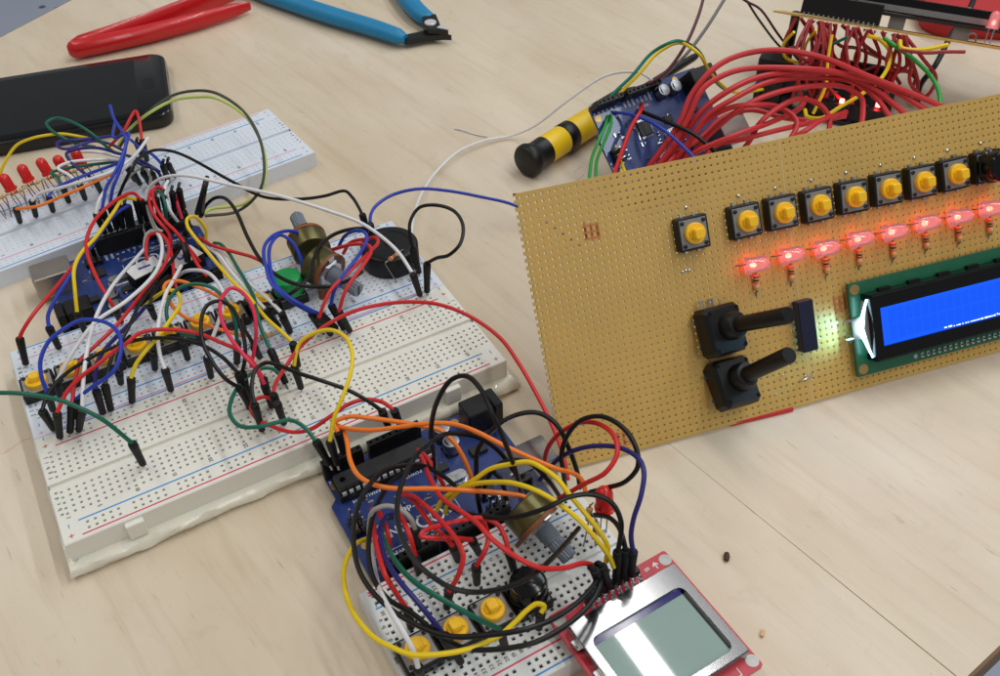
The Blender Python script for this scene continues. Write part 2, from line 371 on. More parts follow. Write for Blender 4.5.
breadboard(63, 'bluish white breadboard beside the phone with a row of red lamps', GB, I4((-8.6, 174.2, 8.5)) @ Matrix.Rotation(R(6.2), 4, 'Z'), 'bb_cool', 'jihgfedcba', 'rb', 'rb', 'print_pink', hw=(26.6, 26.6), sock='bb_cool', deep=.3, hs=.34)
breadboard(30, 'short white breadboard half under the red framed screen', GB, I4((34.2, -113.9, 8.5)), 'bb_grey', 'abcdefghij', 'rb', 'rb', hw=(26.6, 26.6), hs=.58)

# grey logo patch on the side of the left breadboard
# foam slab wrapped in tape under the double board
fp = MB(); rings = []
def foam_ring(z, grow):
    pts = []; X0, X1, Y0, Y1 = -83.5, 84.5, -29.3, 77
    path = [(X0 + (X1 - X0) * i / 60, Y0) for i in range(60)] + [(X1, Y0 + (Y1 - Y0) * i / 36) for i in range(36)] + [(X1 - (X1 - X0) * i / 60, Y1) for i in range(60)] + [(X0, Y1 - (Y1 - Y0) * i / 36) for i in range(36)]
    cx, cy = 0, 24
    for x, y in path:
        n = math.sin(x * .11 + 1.3) * .7 + math.sin(x * .31 + z) * .5 + math.sin(x * .77 + 2.1 * z) * .35 + math.sin(y * .27) * .5 + math.sin(y * .61 + z) * .3
        dx = (1 if x >= X1 - .01 else -1 if x <= X0 + .01 else 0); dy = (1 if y >= Y1 - .01 else -1 if y <= Y0 + .01 else 0)
        g = grow + n * (.5 if grow > -3 else 0)
        if dy < 0: g += 1.2 * math.exp(-((x - 78) / 12) ** 2) + .6 * math.exp(-((x + 76) / 10) ** 2)
        pts.append((x + dx * g, y + dy * g, z + (.5 * math.sin(x * .17 + y * .13) + .25 * math.sin(x * .53 + z * 2) if .6 < z < 5.0 else 0)))
    return pts
for z, g in ((0, -1.2), (.5, .2), (1.8, 1.3), (3.2, 1.5), (4.4, .9), (5.1, -.2), (5.45, -2.5)): rings.append(foam_ring(z, g))
fp.loft(rings)
foam = part('foam_pad', fp, 'tape'); tag(foam, 'lumpy white taped foam pad under the double breadboard', 'foam pad')

# ------------------------------------------------------------------ small components
def tact_button(parent, M, cap='cap_yellow', plate='plate_grey', name='tactile_button', sh=2.4, sub=True):
    """12 mm push button; parts go under parent (a thing), sub-parts under the housing"""
    def T(mb): return mb
    b = MB().rbox((0, 0, 1.75), (12, 12, 3.5), .5, M); hous = part('housing' if sub else name, b, 'black_plastic', parent)
    part('plate', MB().rbox((0, 0, 3.62), (10.2, 10.2, .3), .1, M), plate, hous)
    rv = MB()
    for x in (-4.1, 4.1):
        for y in (-4.1, 4.1): rv.lathe([(.75, 3.7), (.75, 4.15), (.4, 4.3)], 10, M @ I4((x, y, 0)))
    part('rivets', rv, 'black_plastic', hous)
    if cap:
        c = MB().lathe([(3.8, 3.7), (3.8, 5.3), (3.5, 5.6)], 24, M)
        c.rbox((0, 0, 5.5 + sh / 2), (3.7, 3.7, sh), .45, M); c.box((2.1, 0, 5.9), (.9, 2.2, .9), M); c.box((-2.1, 0, 5.9), (.9, 2.2, .9), M)
        part('cap', c, cap, hous if not sub else parent)
    lg = MB()
    for x in (-2.5, 2.5):
        for s in (-1, 1): lg.box((x, s * 6.5, .35), (1.0, 1.2, .5), M); lg.box((x, s * 6.9, -.3), (1.0, .3, 1.2), M)
    part('legs', lg, 'solder', hous)
    return hous
def resistor(parent, a, b, bands, r=1.0, lead=.28, body=6.0, feet=None):
    a, b = Vector(a), Vector(b); d = (b - a).normalized(); m = (a + b) / 2; M = frame(m - d * body / 2, d)
    prof = [(.3, 0), (.8 * r, .15), (1.08 * r, .6), (1.08 * r, 1.3), (.86 * r, 1.7), (.86 * r, body - 1.7), (1.08 * r, body - 1.3), (1.08 * r, body - .6), (.8 * r, body - .15), (.3, body)]
    bd = part('resistor_body', MB().lathe(prof, 14, M), 'resistor_tan', parent)
    for z, c in zip((.95, 2.3, 3.2, 5.05), bands):
        rr = (1.11 if z < 1.4 or z > body - 1.4 else .89) * r; part('colour_band', MB().lathe([(rr, z - .3), (rr, z + .3)], 14, M), 'band_' + c, bd)
    ld = MB()
    for p, q in ((a, m - d * (body / 2 - .2)), (b, m + d * (body / 2 - .2))):
        f = feet[0] if (feet and p is a) else feet[1] if feet else None
        pts = [q, p] if f is None else [q, p, Vector(f) * .25 + p * .75 + Vector((0, 0, -.6)), f]
        ld.tube(spline(pts, 5) if len(pts) > 2 else pts, lead, 6)
    part('lead', ld, 'dull_metal', bd)
    return bd
def led_body(mb, M, r=2.5, L=8.0):
    return mb.lathe([(r * 1.18, 0), (r * 1.18, .9), (r, 1.0), (r, L - r), (r * .92, L - r * .6), (r * .7, L - r * .28), (r * .38, L - r * .07), (.01, L)], 18, M)
def pot(label, loc, axis, group, sc=1.0):
    """16 mm rotary potentiometer standing on its legs; axis is the shaft direction"""
    t = thing('potentiometer', label, 'potentiometer', loc, 0, group); t.scale = (sc, sc, sc); ax = Vector(axis).normalized(); F = frame((0, 0, 0), ax, (0, 0, 1))
    part('back_can', MB().lathe([(.01, -9.5), (6.5, -9.5), (7.9, -9.1), (8.2, -8.4), (8.2, -1.6), (8.0, -1.4)], 30, F), 'brass_can', t)
    w = MB().lathe([(8.4, -1.4), (8.4, .2)], 30, F); side = F.to_3x3() @ Vector((0, 1, 0))
    w.box((-9.0, 0, -.6), (6.5, 12.5, 1.5), F)
    part('wafer', w, 'phenolic', t)
    fp_ = MB().rbox((0, 0, .65), (13.5, 13.5, .9), 2.6, F); fp_.box((7.6, 0, .5), (2.0, 3, .5), F); fp_.box((-7.8, 0, .5), (2.2, 3, .5), F)
    part('front_plate', fp_, 'metal', t)
    prof = [(3.6, 1.0)]
    for k in range(7): prof += [(3.6, 1.2 + k * .8), (3.25, 1.6 + k * .8)]
    part('bushing', MB().lathe(prof + [(3.2, 7.0)], 20, F), 'shaft_grey', t)
    n = 36; sh = MB(); rr = lambda i: 3.0 if i % 2 else 2.75
    ring = lambda z, s=1: [tuple(F @ Vector((rr(i) * s * math.cos(2 * math.pi * i / n), rr(i) * s * math.sin(2 * math.pi * i / n), z))) for i in range(n)]
    sh.loft([ring(7.0, .95), ring(8.0), ring(14.4), ring(15.0, .88)], False)
    sf = part('shaft', sh, 'shaft_grey', t); part('slot', MB().box((0, 0, 14.95), (5.0, .9, .4), F), 'black_plastic', sf)
    for k in (-5, 0, 5):
        lg = MB().box((-12.0, k, -.2), (4.5, 1.2, .4), F)
        part('leg', lg, 'dull_metal', t)
    return t

# eight yellow buttons along the upper board
GBT = 'yellow buttons along the double breadboard'
for k in range(8):
    t = thing('push_button', ('yellow capped push button at the board corner, first of the row of eight' if k == 0 else 'yellow capped push button next to the green one, last of the row of eight' if k == 7 else 'square black push button with yellow cap inside the row on the double breadboard'), 'push button', (-75.6 + 12.52 * k, 51.2 - 1.6, 14.3), 0, GBT)
    tact_button(t, Matrix.Rotation(R(random.uniform(-1.5, 1.5)), 4, 'Z'), 'cap_yellow', 'plate_light')
t = thing('push_button', 'square push button with tall round green cap beside the two knobs', 'push button', (24.3, 50.2, 14.3))
tact_button(t, Matrix.Identity(4), None, 'plate_grey')
part('cap', MB().lathe([(5.6, 3.9), (6.1, 4.3), (6.0, 10.6), (5.7, 11.3), (5.0, 11.6), (.01, 11.7)], 30), 'cap_green', t)
# knobs
pot('brass backed potentiometer with its knurled shaft facing the bare table', (40.5, 69.5, 25.6), (.10, 1, .12), 'potentiometers')
pot('potentiometer with its grey shaft pointing to the lower breadboard, beside the buzzer', (41.0, 43.8, 24.8), (.45, -1, -.15), 'potentiometers')
pot('potentiometer with threaded collar standing on the short breadboard', (51.4, -101.5, 20.6), (.30, -1, -.42), 'potentiometers', 0.94)
# buzzer
t = thing('buzzer', 'round black buzzer with a hole in its top at the board end', 'buzzer', (70.0, 50.6, 14.3))
part('case', MB().lathe([(11.6, 0), (12.2, .4), (12.2, 8.6), (11.8, 9.3), (11.0, 9.6), (8.5, 9.6), (8.3, 9.35), (2.3, 9.35), (2.1, 9.1)], 40), 'black_plastic', t)
part('sound_hole', MB().lathe([(2.0, 8.2), (2.0, 9.12)], 16), 'black_gloss', t)
t = thing('resistor', 'tan resistor with long bent leads in front of the buzzer', 'resistor', (0, 0, 14.3), 0, 'loose resistors')
resistor(t, (63.4, 40.0, 9.0), (72.8, 42.4, 10.5), ('orange', 'red', 'brown', 'gold'), feet=((66, 36.5, 0), (77.0, 38.0, 0)))
t = thing('resistor', 'tan resistor lying across the lower rail under the pink loop', 'resistor', (0, 0, 14.3), 0, 'loose resistors')
resistor(t, (1.5, 30.2, 3.4), (12.5, 29.6, 3.2), ('brown', 'red', 'orange', 'gold'), feet=((-1, 30, 0), (15.5, 28, 0)))

# three yellow buttons and the big black one on the short board
for k in range(3):
    t = thing('push_button', ('yellow capped push button at the bare end of the short breadboard, under a whitish wire', 'yellow capped push button in the middle of three on the short breadboard', 'yellow capped push button beside the domed black button on the short breadboard')[k], 'push button', (.6 + 12.7 * k, -116.2, 8.8), 0, 'yellow buttons on the short breadboard')
    tact_button(t, Matrix.Identity(4), 'cap_yellow', 'plate_light')
t = thing('push_button', 'large square push button with domed black cap beside the three yellow ones', 'push button', (38.3, -116.4, 8.8))
tact_button(t, Matrix.Identity(4), None, 'plate_grey')
part('cap', MB().lathe([(5.4, 3.9), (6.4, 4.2), (6.4, 5.2), (5.9, 5.6), (6.0, 9.4), (5.6, 10.2), (4.4, 10.6), (.01, 10.7)], 30), 'black_gloss', t)
t = thing('led_lamp', 'red lamp standing at the end of the short breadboard by the panel', 'led', (72.0, -108.0, 8.5))
led_body(MB(), I4((0, 0, 0)))
part('lens', led_body(MB(), frame((0, .2, 14.2), (-.03, .12, 1), (1, 0, 0)), 2.9, 9.4), 'led_red', t)
for s in (-1, 1): part('leg', MB().tube([(s * 1.27, .2, 14.4), (s * 1.2, 0, 6), (s * 1.27, 0, .3)], .27, 6), 'dull_metal', t)
t = thing('resistor', 'upright banded resistor between the threaded knob and the red lamp', 'resistor', (0, 0, 8.5), 0, 'loose resistors')
resistor(t, (66.4, -107, 9.0), (67.2, -106.2, 17.5), ('red', 'orange', 'brown', 'gold'), feet=((64.0, -108.6, 0), (67.6, -107.4, 20)))
t = thing('resistor', 'second upright resistor crossed by the yellow wires near the screen plugs', 'resistor', (0, 0, 8.5), 0, 'loose resistors')
resistor(t, (67.4, -109.6, 4.0), (68.2, -108.8, 12.2), ('red', 'black', 'brown', 'gold'), feet=((67.4, -110.6, 0), (66.6, -108.6, 16)))

# row of red lamps with resistors on the left breadboard
for k in range(7):
    x = -75.5 + 7.9 * k if k < 4 else -75.5 + 7.9 * k + 1.2; y = 181.0 + .85 * k; jit = random.uniform(-1, 1)
    t = thing('led_lamp', 'red lamp on long thin legs in the row on the breadboard beside the phone', 'led', (x, y, 8.5), 0, 'red lamps on the left breadboard')
    ln = Vector((random.uniform(-.08, .08) - .12, .25 + random.uniform(-.05, .05), 1))
    part('lens', led_body(MB(), frame((-2.2 + jit * .4, 4.0, 10.0 + jit), ln, (1, 0, 0)), 2.5, 8.4), 'led_red', t)
    for s in (-1, 1): part('leg', MB().tube(spline([(-2.2 + jit * .4 + s * 1.2, 4.0, 10.2 + jit), (s * 1.3 - 1.2, 3.2, 7.5), (s * 1.27, 1.2, 3.5), (s * 1.27, 0, .2)], 4), .27, 6), 'dull_metal', t)
    q = thing('resistor', 'tiny tan resistor bridging the red lamps beside the phone', 'resistor', (x, y, 8.5), 0, 'resistors among the red lamps')
    resistor(q, (-5.5, -1.6, 11.2 + jit), (4.2, -1.8, 11.8 + jit * .5), ('red', 'brown', 'black', 'gold'), .9, feet=((-7.0, -3.5, 0), (6.6, -3.5, 1)))

# ------------------------------------------------------------------ microcontroller boards
def rrect(x0, y0, x1, y1, r, n=4):
    out = []
    for cx, cy, a in ((x1 - r, y1 - r, 0), (x0 + r, y1 - r, 90), (x0 + r, y0 + r, 180), (x1 - r, y0 + r, 270)):
        out += [(cx + r * math.cos(R(a + 90 * i / n)), cy + r * math.sin(R(a + 90 * i / n))) for i in range(n + 1)]
    return out
def micro_board(label, M, dip=True, caps=True, lamps=(), pcb='pcb_blue', usbm='usb_dull', big=True):
    t = thing('microcontroller_board', label, 'circuit board', M=M, group='blue microcontroller boards')
    poly = [(0, 0), (64.5, 0), (66.0, 1.5), (66.0, 12.7), (68.6, 15.2), (68.6, 48.5), (66.0, 51), (66.0, 52.0), (64.6, 53.4), (0, 53.4)]
    part('pcb', MB().prism(poly, 0, 1.6), pcb, t)
    for x, y in ((14, 2.6), (15.3, 50.8), (64.0, 7.6), (64.6, 35.6)): part('mounting_ring', MB().lathe([(1.7, 1.6), (1.7, 1.68), (1.0, 1.68), (1.0, 1.62)], 14, I4((x, y, 0))), 'copper_ring', t)
    u = MB().rbox((2.0, 37.8, 7.1), (16.4, 12.2, 10.8), .5); usb = part('usb_socket', u, usbm, t)
    part('usb_opening', MB().box((-6.25, 37.8, 7.1), (.12, 9.6, 8.4)), 'black_gloss', usb)
    j = MB().rbox((10.2 - 3.2, 7.6, 7.0), (10.5, 9.0, 10.8), .5); j.rbox((-.2, 7.6, 7.1), (3.5, 9.2, 11.0), .4)
    jk = part('power_jack', j, 'black_plastic', t); part('jack_hole', MB().cyl((-2.05, 7.6, 7.4), (-1.94, 7.6, 7.4), 3.1, n=18), 'black_gloss', jk)
    for n, x0, y in ((10, 18.8, 50.8), (8, 45.2, 50.8), (8, 28.0, 2.54), (6, 50.8, 2.54)):
        L = n * P; xs = [x0 + P * (i + .5) for i in range(n)]
        b, d = grid_block(x0, x0 + L, y - 1.27, y + 1.27, 1.62, 10.2, xs, [(y, set(range(n)))], .5, 1.2, None, .12)
        h = part('pin_header', b, 'black_plastic', t); kind(part('sockets', d, 'black_gloss', h), 'stuff')
    if dip:
        part('chip_socket', MB().rbox((46.6, 11.2, 3.2), (36.5, 9.6, 3.0), .2), 'black_plastic', t)
        ch = part('chip', MB().rbox((46.6, 11.2, 6.4), (35.4, 7.0, 3.4), .5), 'chip_black', t)
        lg = MB()
        for i in range(14):
            for s in (-1, 1): lg.box((46.6 + (i - 6.5) * P, 11.2 + s * 4.1, 5.2), (1.5, .6, 2.0))
        part('chip_legs', lg, 'tin', ch)
        part('notch', MB().cyl((61.8, 11.2, 8.08), (61.8, 11.2, 8.16), 1.1, n=12), 'black_gloss', ch)
    else:
        ch = part('chip', MB().rbox((43, 20, 2.4), (7.2, 7.2, 1.4), .3, Matrix.Identity(4)), 'chip_black', t); lg = MB()
        for i in range(8):
            for s in (-1, 1): lg.box((43 + (i - 3.5) * .8, 20 + s * 4.1, 1.95), (.4, 1.1, .3)); lg.box((43 + s * 4.1, 20 + (i - 3.5) * .8, 1.95), (1.1, .4, .3))
        part('chip_legs', lg, 'solder', ch)
    for k, (x, y) in enumerate(((21.0, 6.6), (21.0, 14.0)) if not caps == 2 else ((18.5, 6.6), (26.0, 6.6))):
        b = part('capacitor', MB().lathe([(3.1, 2.4), (3.15, 6.4), (3.0, 6.9), (2.5, 7.0), (.01, 7.0)], 22, I4((x, y, 0))), 'cap_silver', t)
        part('base', MB().rbox((x, y, 2.0), (6.6, 6.6, .8), .8), 'black_plastic', b)
        part('mark', MB().prism([(x + 2.4 * math.cos(R(a)), y + 2.4 * math.sin(R(a))) for a in range(-50, 51, 10)], 7.02, 7.06), 'black_plastic', b)
    cr_ = MB()
    ov = [(27.5 + sx * 3.4 + 2.1 * math.cos(R(a)), 27.0 + 2.1 * math.sin(R(a))) for sx, rng in ((1, range(-90, 91, 18)), (-1, range(90, 271, 18))) for a in rng]
    cr_.prism(ov, 1.7, 4.4); part('crystal', cr_, 'metal', t)
    part('crystal_base', MB().prism([((x - 27.5) * 1.12 + 27.5, (y - 27) * 1.2 + 27) for x, y in ov], 1.6, 2.0), 'metal', t)
    part('regulator', MB().rbox((13.0, 19.5, 2.5), (6.4, 3.6, 1.8), .2), 'chip_black', t)
    part('usb_chip', MB().rbox((19.5, 37.5, 2.2), (6, 6, 1.1), .2), 'chip_black', t)
    part('small_chip', MB().rbox((28.0, 19.8, 2.2), (4.6, 3.6, 1.2), .2), 'chip_black', t)
    rb = part('reset_button', MB().rbox((6.0, 49.3, 3.0), (6.0, 6.0, 2.8), .3), 'dull_metal', t); part('plunger', MB().lathe([(1.7, 4.4), (1.7, 5.4), (1.5, 5.6)], 14, I4((6.0, 49.3, 0))), 'black_plastic', rb)
    for x0, y0, nx, ny, nm in ((62.6, 25.4, 2, 3, 'programming_pins'), (17.0, 44.6, 3, 2, 'programming_pins')):
        hb = MB(); pins = MB()
        for i in range(nx):
            for q in range(ny): hb.rbox((x0 + i * P, y0 + q * P, 2.9), (2.4, 2.4, 2.5), .3); pins.box((x0 + i * P, y0 + q * P, 7.0), (.62, .62, 6.0))
        hbo = part(nm, hb, 'black_plastic', t); part('pins', pins, 'solder', hbo)
    sm1, sm2 = MB(), MB(); rnd = random.Random(3)
    for k in range(46):
        x, y = rnd.uniform(12, 62), rnd.uniform(17.5, 46)
        if abs(x - 27.5) < 7 and abs(y - 27) < 3.6: continue
        a = I4((x, y, 0)) @ Matrix.Rotation(R(rnd.choice((0, 90))), 4, 'Z')
        (sm1 if k % 2 else sm2).box((0, 0, 1.95), (1.1, .85, .6), a); sm1.box((-.75, 0, 1.88), (.45, .85, .5), a); sm1.box((.75, 0, 1.88), (.45, .85, .5), a)
    kind(part('surface_parts', sm1, 'solder', t), 'stuff'); kind(part('surface_chips', sm2, 'chip_black', t), 'stuff')
    tx = MB()
    for i, s in enumerate(('IOREF', 'RES', '3.3V', '5V', 'GND', 'GND', 'VIN')): text(tx, s, 28.0 + P * (i + 1.5), 5.9, 1.64, 1.55, 90, .05)
    for i in range(6): text(tx, 'A%d' % i, 50.8 + P * (i + .5), 5.6, 1.64, 1.7, 90, .05)
    for i, s in enumerate(('AREF', 'GND', '13', '12', '~11', '~10', '~9', '8')): text(tx, s, 18.8 + P * (i + 2.5), 47.2, 1.64, 1.7, 90, .05)
    for i, s in enumerate(('7', '~6', '~5', '4', '~3', '2', 'TX1', 'RX0')): text(tx, s, 45.2 + P * (i + .5), 47.2, 1.64, 1.7, 90, .05)
    text(tx, 'DIGITAL (PWM~)', 51, 43.6, 1.64, 2.3, 0, .05); text(tx, 'POWER', 38, 16.9 if dip else 9.4, 1.64, 1.8, 0, .05); text(tx, 'ANALOG IN', 56, 17.2 if dip else 9.4, 1.64, 1.8, 0, .05)
    if big: text(tx, 'UNO', 54.5, 35.4, 1.64, 5.2, 0, .06); text(tx, 'Arduino', 46.5, 29.2, 1.64, 3.4, 0, .05)
    for cx in (38.5, 43.5):
        n = 22; tx.add([(cx + q * math.cos(2 * math.pi * i / n), 36.6 + q * math.sin(2 * math.pi * i / n), 1.65) for q in (2.0, 2.75) for i in range(n)], [(i, (i + 1) % n, n + (i + 1) % n, n + i) for i in range(n)])
    tx.box((30.2, 32, 1.64), (.2, 12, .02)); tx.box((48, 41.6, 1.64), (34, .2, .02))
    part('silk_printing', tx, 'print_white', t)
    for x, y in lamps: part('indicator_lamp', MB().rbox((x, y, 11.4), (2.2, 2.2, 1.6), .2), 'led_spot', t)
    return t
micro_board('blue microcontroller board with big long chip in front of the foam pad', I4((68.5, -33.0, 1.6)) @ Matrix.Rotation(R(180), 4, 'Z'), True, usbm='bezel_silver')
b1 = micro_board('blue microcontroller board buried under wires behind the row of yellow buttons', I4((-60.3, 85.2, 1.6)), False)
u3x = Vector((-.9989, -.047, 0)); u3y = Vector((.036, -.766, -.643)); u3z = u3x.cross(u3y)
micro_board('blue microcontroller board propped steeply behind the brown panel', Matrix.Translation((256.3, 86.1, 35.5)) @ Matrix((u3x, u3y, u3z)).transposed().to_4x4(), False, 2, usbm='usb_dull', big=False)
micro_board('dark board with two glowing red lamps under the far raised panel', I4((300.4, 82.8, 1.6)) @ Matrix.Rotation(R(-53), 4, 'Z'), False, True, ((43.65, 3.3), (61.5, 5.9)), 'pcb_dark', 'chip_black', False)
# handwritten tags on the buried board: two small modules with paper labels
for (x, y, rz, ch, lb) in ((-22.6, 107.6, 14, 'I', 'white paper tag with a blue handwritten stroke on a small black module'), (-5.6, 106.0, 20, '5', 'white paper tag with a blue handwritten five on a small black module')):
    t = thing('label_module', lb, 'module', (x, y, 3.3), rz, 'tagged modules on the buried board')
    part('case', MB().rbox((0, 0, 3.2), (14.5, 10, 6.4), .4), 'black_plastic', t)
    pp = part('paper_tag', MB().box((0, 0, 6.5), (14.0, 9.4, .16)), 'sticker', t); m = MB(); text(m, ch, 0, 0, 6.6, 8.0, 80, .07); part('handwriting', m, 'pen_blue', pp)
    pn = MB()
    for i in range(5):
        for s in (-1, 1): pn.box(((i - 2) * P, s * 4.7, 1.4), (.8, .4, 2.8))
    part('pins', pn, 'solder', t)

# ------------------------------------------------------------------ brown perforated control panel
PR = Matrix(((0.97866, 0.11244, -0.17198), (-0.20547, 0.53814, -0.81743), (0.00064, 0.83532, 0.54976)))
PM = Matrix.Translation((91.81, -21.94, 83.2)) @ PR.to_4x4()
def perf_mesh(x0, x1, c0, nc, r0, nr, top, bot, teeth=False, th=0.9):
    vs = []; fs = []; h = P / 2
    octo = [(math.cos(R(45 * i)), math.sin(R(45 * i))) for i in range(8)]
    sq = [(h, 0), (h, h), (0, h), (-h, h), (-h, 0), (-h, -h), (0, -h), (h, -h)]
    for c in range(nc):
        for r in range(nr):
            cx, cy = c0 + c * P, r0 - r * P; b = len(vs)
            vs += [(cx + x, cy + y, 0) for x, y in sq] + [(cx + .70 * x, cy + .70 * y, 0) for x, y in octo] + [(cx + .42 * x, cy + .42 * y, -.1) for x, y in octo] + [(cx + .42 * x, cy + .42 * y, -th) for x, y in octo] + [(cx + x, cy + y, -th) for x, y in sq]
            for k in range(4):
                for i in range(8): fs.append((b + k * 8 + i, b + k * 8 + (i + 1) % 8, b + k * 8 + 8 + (i + 1) % 8, b + k * 8 + 8 + i))
    m = MB(); m.add(vs, fs)
    gx0, gx1 = c0 - h, c0 + (nc - 1) * P + h; gy1, gy0 = r0 + h, r0 - (nr - 1) * P - h
    z = -th / 2
    m.box(((x0 + x1) / 2, (top + gy1) / 2, z), (x1 - x0, top - gy1, th)); m.box(((x0 + x1) / 2, (bot + gy0) / 2, z), (x1 - x0, gy0 - bot, th))
    if teeth:
        for r in range(nr + 1): m.box(((x0 + gx0) / 2, gy1 - r * P, z), (gx0 - x0, 1.3, th))
    elif gx0 > x0: m.box(((x0 + gx0) / 2, (gy0 + gy1) / 2, z), (gx0 - x0, gy1 - gy0, th))
    if x1 > gx1: m.box(((x1 + gx1) / 2, (gy0 + gy1) / 2, z), (x1 - gx1, gy1 - gy0, th))
    return m
panel = thing('control_panel', 'tilted brown perforated panel with buttons, glowing red lamps, knobs and a blue screen', 'control panel', M=PM)
part('perforated_board', perf_mesh(-2.2, 98.5, 0, 39, 0, 39, 1.65, -98.2, True), 'perf', panel)
part('perforated_board', perf_mesh(98.56, 206, 100.2, 41, 0, 39, 1.75, -98.0), 'perf', panel)
for k, x in enumerate([58.9, 79.6, 94.3, 109.0, 123.6, 138.2, 152.8, 167.4]):
    tact_button(panel, I4((x, -24.2 + (.1 * (k % 3)), .4)) @ Matrix.Rotation(R(random.uniform(-2, 2)), 4, 'Z'), 'cap_yellow', 'plate_grey', 'tactile_button', 3.4, sub=False)
kb = tact_button(panel, I4((182.2, -24.0, .4)), None, 'plate_grey', 'tactile_button', sub=False)
part('cap', MB().lathe([(5.4, 3.7), (6.3, 4.2), (6.3, 5.4), (5.7, 5.8), (5.8, 10.6), (5.2, 11.4), (3.6, 11.7), (.01, 11.8)], 30, I4((182.2, -24.0, .4))), 'black_gloss', kb)
sj = MB()
for x in (58.9, 79.6, 94.3, 109.0, 123.6, 138.2, 152.8, 167.4, 182.2):
    sj.lathe([(.7, 0), (.6, .35), (.2, .6), (.01, .62)], 10, I4((x + .2, -15.2, 0)))
for x, y in ((54.2, -37.6), (55.6, -37.4), (56.9, -37.5), (88, -84.5), (84, -91), (97, -87)): sj.lathe([(.6, 0), (.5, .3), (.01, .5)], 8, I4((x, y, 0)))
part('solder_joints', sj, 'solder', panel)
part('bare_wire', MB().tube([(94.5, -88.5, .3), (96, -88.0, .8), (98.6, -87.6, .9), (100.2, -87.2, .2)], .35, 6), 'solder', panel)
part('seam_glint', MB().box((98.53, -48.2, -.2), (.62, 99.6, .46)), 'resistor_tan', panel)  # pale strip, the bright reflection along the seam put into colour
for k in range(8):
    x = 80.2 + 14.42 * k; y = -40.2 + (.25 if k % 2 else -.1); j = random.uniform(-2.5, 2.5); F = frame((x - 2.6, y, 3.2), (1, math.tan(R(j)), .18), (0, 0, 1))
    ld = part('led_lamp', led_body(MB(), F, 2.9, 8.6), 'led_lit', panel)
    part('glow_core', MB().lathe([(.01, 1.2), (.8, 1.6), (1.0, 2.6), (.6, 3.4), (.01, 3.6)], 10, F), 'led_core', ld)
    lg = MB().tube([(x - 2.4, y + .7, 3.1), (x - 4.6, y + .6, 2.2), (x - 5.0, y + .5, .1)], .26, 6); lg.tube([(x - 2.4, y - .8, 3.0), (x + .8, y - 2.9, 2.4), (x + 1.4, y - 3.6, 1.6)], .26, 6)
    part('leg', lg, 'dull_metal', ld)
    resistor(panel, (x + 1.5, y - 3.6, 1.4), (x + 1.4 + random.uniform(-.5, .5), y - 10.4, 1.3), ('orange', 'black', 'brown', 'gold') if k % 2 else ('red', 'black', 'orange', 'gold'), 1.05, feet=((x + 1.4, y - 3.0, 2.2), (x + 1.2, y - 12.2, .1)))
for (x, y, pax) in ((62.6, -61.5, Vector((.27, .2, .94))), (64.4, -82.6, Vector((.2, .40, .90)))):
    F = frame((x, y, 1.0), pax, (1, .02, 0))
    pb = MB().rbox((0, 0, 3.9), (16.6, 18.0, 7.0), 1.6, F); kn = part('potentiometer', pb, 'black_plastic', panel)
    part('collar', MB().lathe([(5.2, 7.2), (4.9, 11.5), (4.2, 12.4), (3.2, 12.6)], 28, F @ I4((1.2, .8, 0))), 'black_plastic', kn)
    part('shaft', MB().lathe([(2.9, 12.4), (3.0, 36.4), (2.7, 37.0), (.01, 37.0)], 24, F @ I4((1.2, .8, 0))), 'black_plastic', kn)
    rv = MB()
    for a in (-1, 1):
        for b in (-1, 1): rv.lathe([(.9, 7.35), (.9, 7.45)], 12, F @ I4((a * 6.4, b * 6.8, 0)))
    part('corner_pins', rv, 'black_gloss', kn)
    for i in (-1, 0, 1):
        lg = MB(); G = F @ I4((i * 4.6, 9.6, 2.2)); 
        for dx in (-.8, .8): lg.box((dx, .6, 0), (.5, 3.0, .4), G)
        lg.box((0, 2.2, 0), (2.1, .5, .4), G); part('terminal', lg, 'solder', kn)
    for i in (-1, 1): part('terminal', MB().box((-8.9, i * 4.5, 1.0), (1.4, 1.2, .4), F), 'solder', kn)
ic = part('driver_chip', MB().rbox((98.1, -67.2, 3.0), (6.4, 19.4, 3.6), .3), 'chip_blue', panel); lg = MB()
for i in range(8):
    for s in (-1, 1): lg.box((98.1 + s * 3.7, -67.2 + (i - 3.5) * P, 1.6), (.9, 1.1, .3)); lg.box((98.1 + s * 4.0, -67.2 + (i - 3.5) * P, .8), (.3, .6, 1.6))
part('chip_legs', lg, 'solder', ic)
# lit character display
lx, ly = 117.1, -91.9
lcd = part('character_display', MB().box((lx + 40, ly + 18.1, 2.6), (80, 36.2, 1.6)), 'pcb_green', panel)
fr = MB(); x0, x1, y0, y1 = lx + 4.6, lx + 75.6, ly + 6.0, ly + 31.6; vx0, vx1, vy0, vy1 = lx + 8.2, lx + 72.2, ly + 11.2, ly + 26.0
for c, d in ((((x0 + x1) / 2, (y0 + vy0) / 2), (x1 - x0, vy0 - y0)), (((x0 + x1) / 2, (y1 + vy1) / 2), (x1 - x0, y1 - vy1)), (((x0 + vx0) / 2, (vy0 + vy1) / 2), (vx0 - x0, vy1 - vy0)), (((x1 + vx1) / 2, (vy0 + vy1) / 2), (x1 - vx1, vy1 - vy0))):
    fr.box((c[0], c[1], 6.6), (d[0], d[1], 6.0))
part('bezel', fr, 'black_gloss', lcd)
rim = MB()
for yy, hh in ((y0 + .5, .5), (y1 - .5, .5)): rim.box(((x0 + x1) / 2, yy, 9.75), (x1 - x0 - 1, hh, .3))
part('bezel_rim', rim, 'dark_metal', lcd)
part('screen', MB().box(((vx0 + vx1) / 2, (vy0 + vy1) / 2, 8.4), (vx1 - vx0, vy1 - vy0, .4)), 'lcd_blue', lcd)
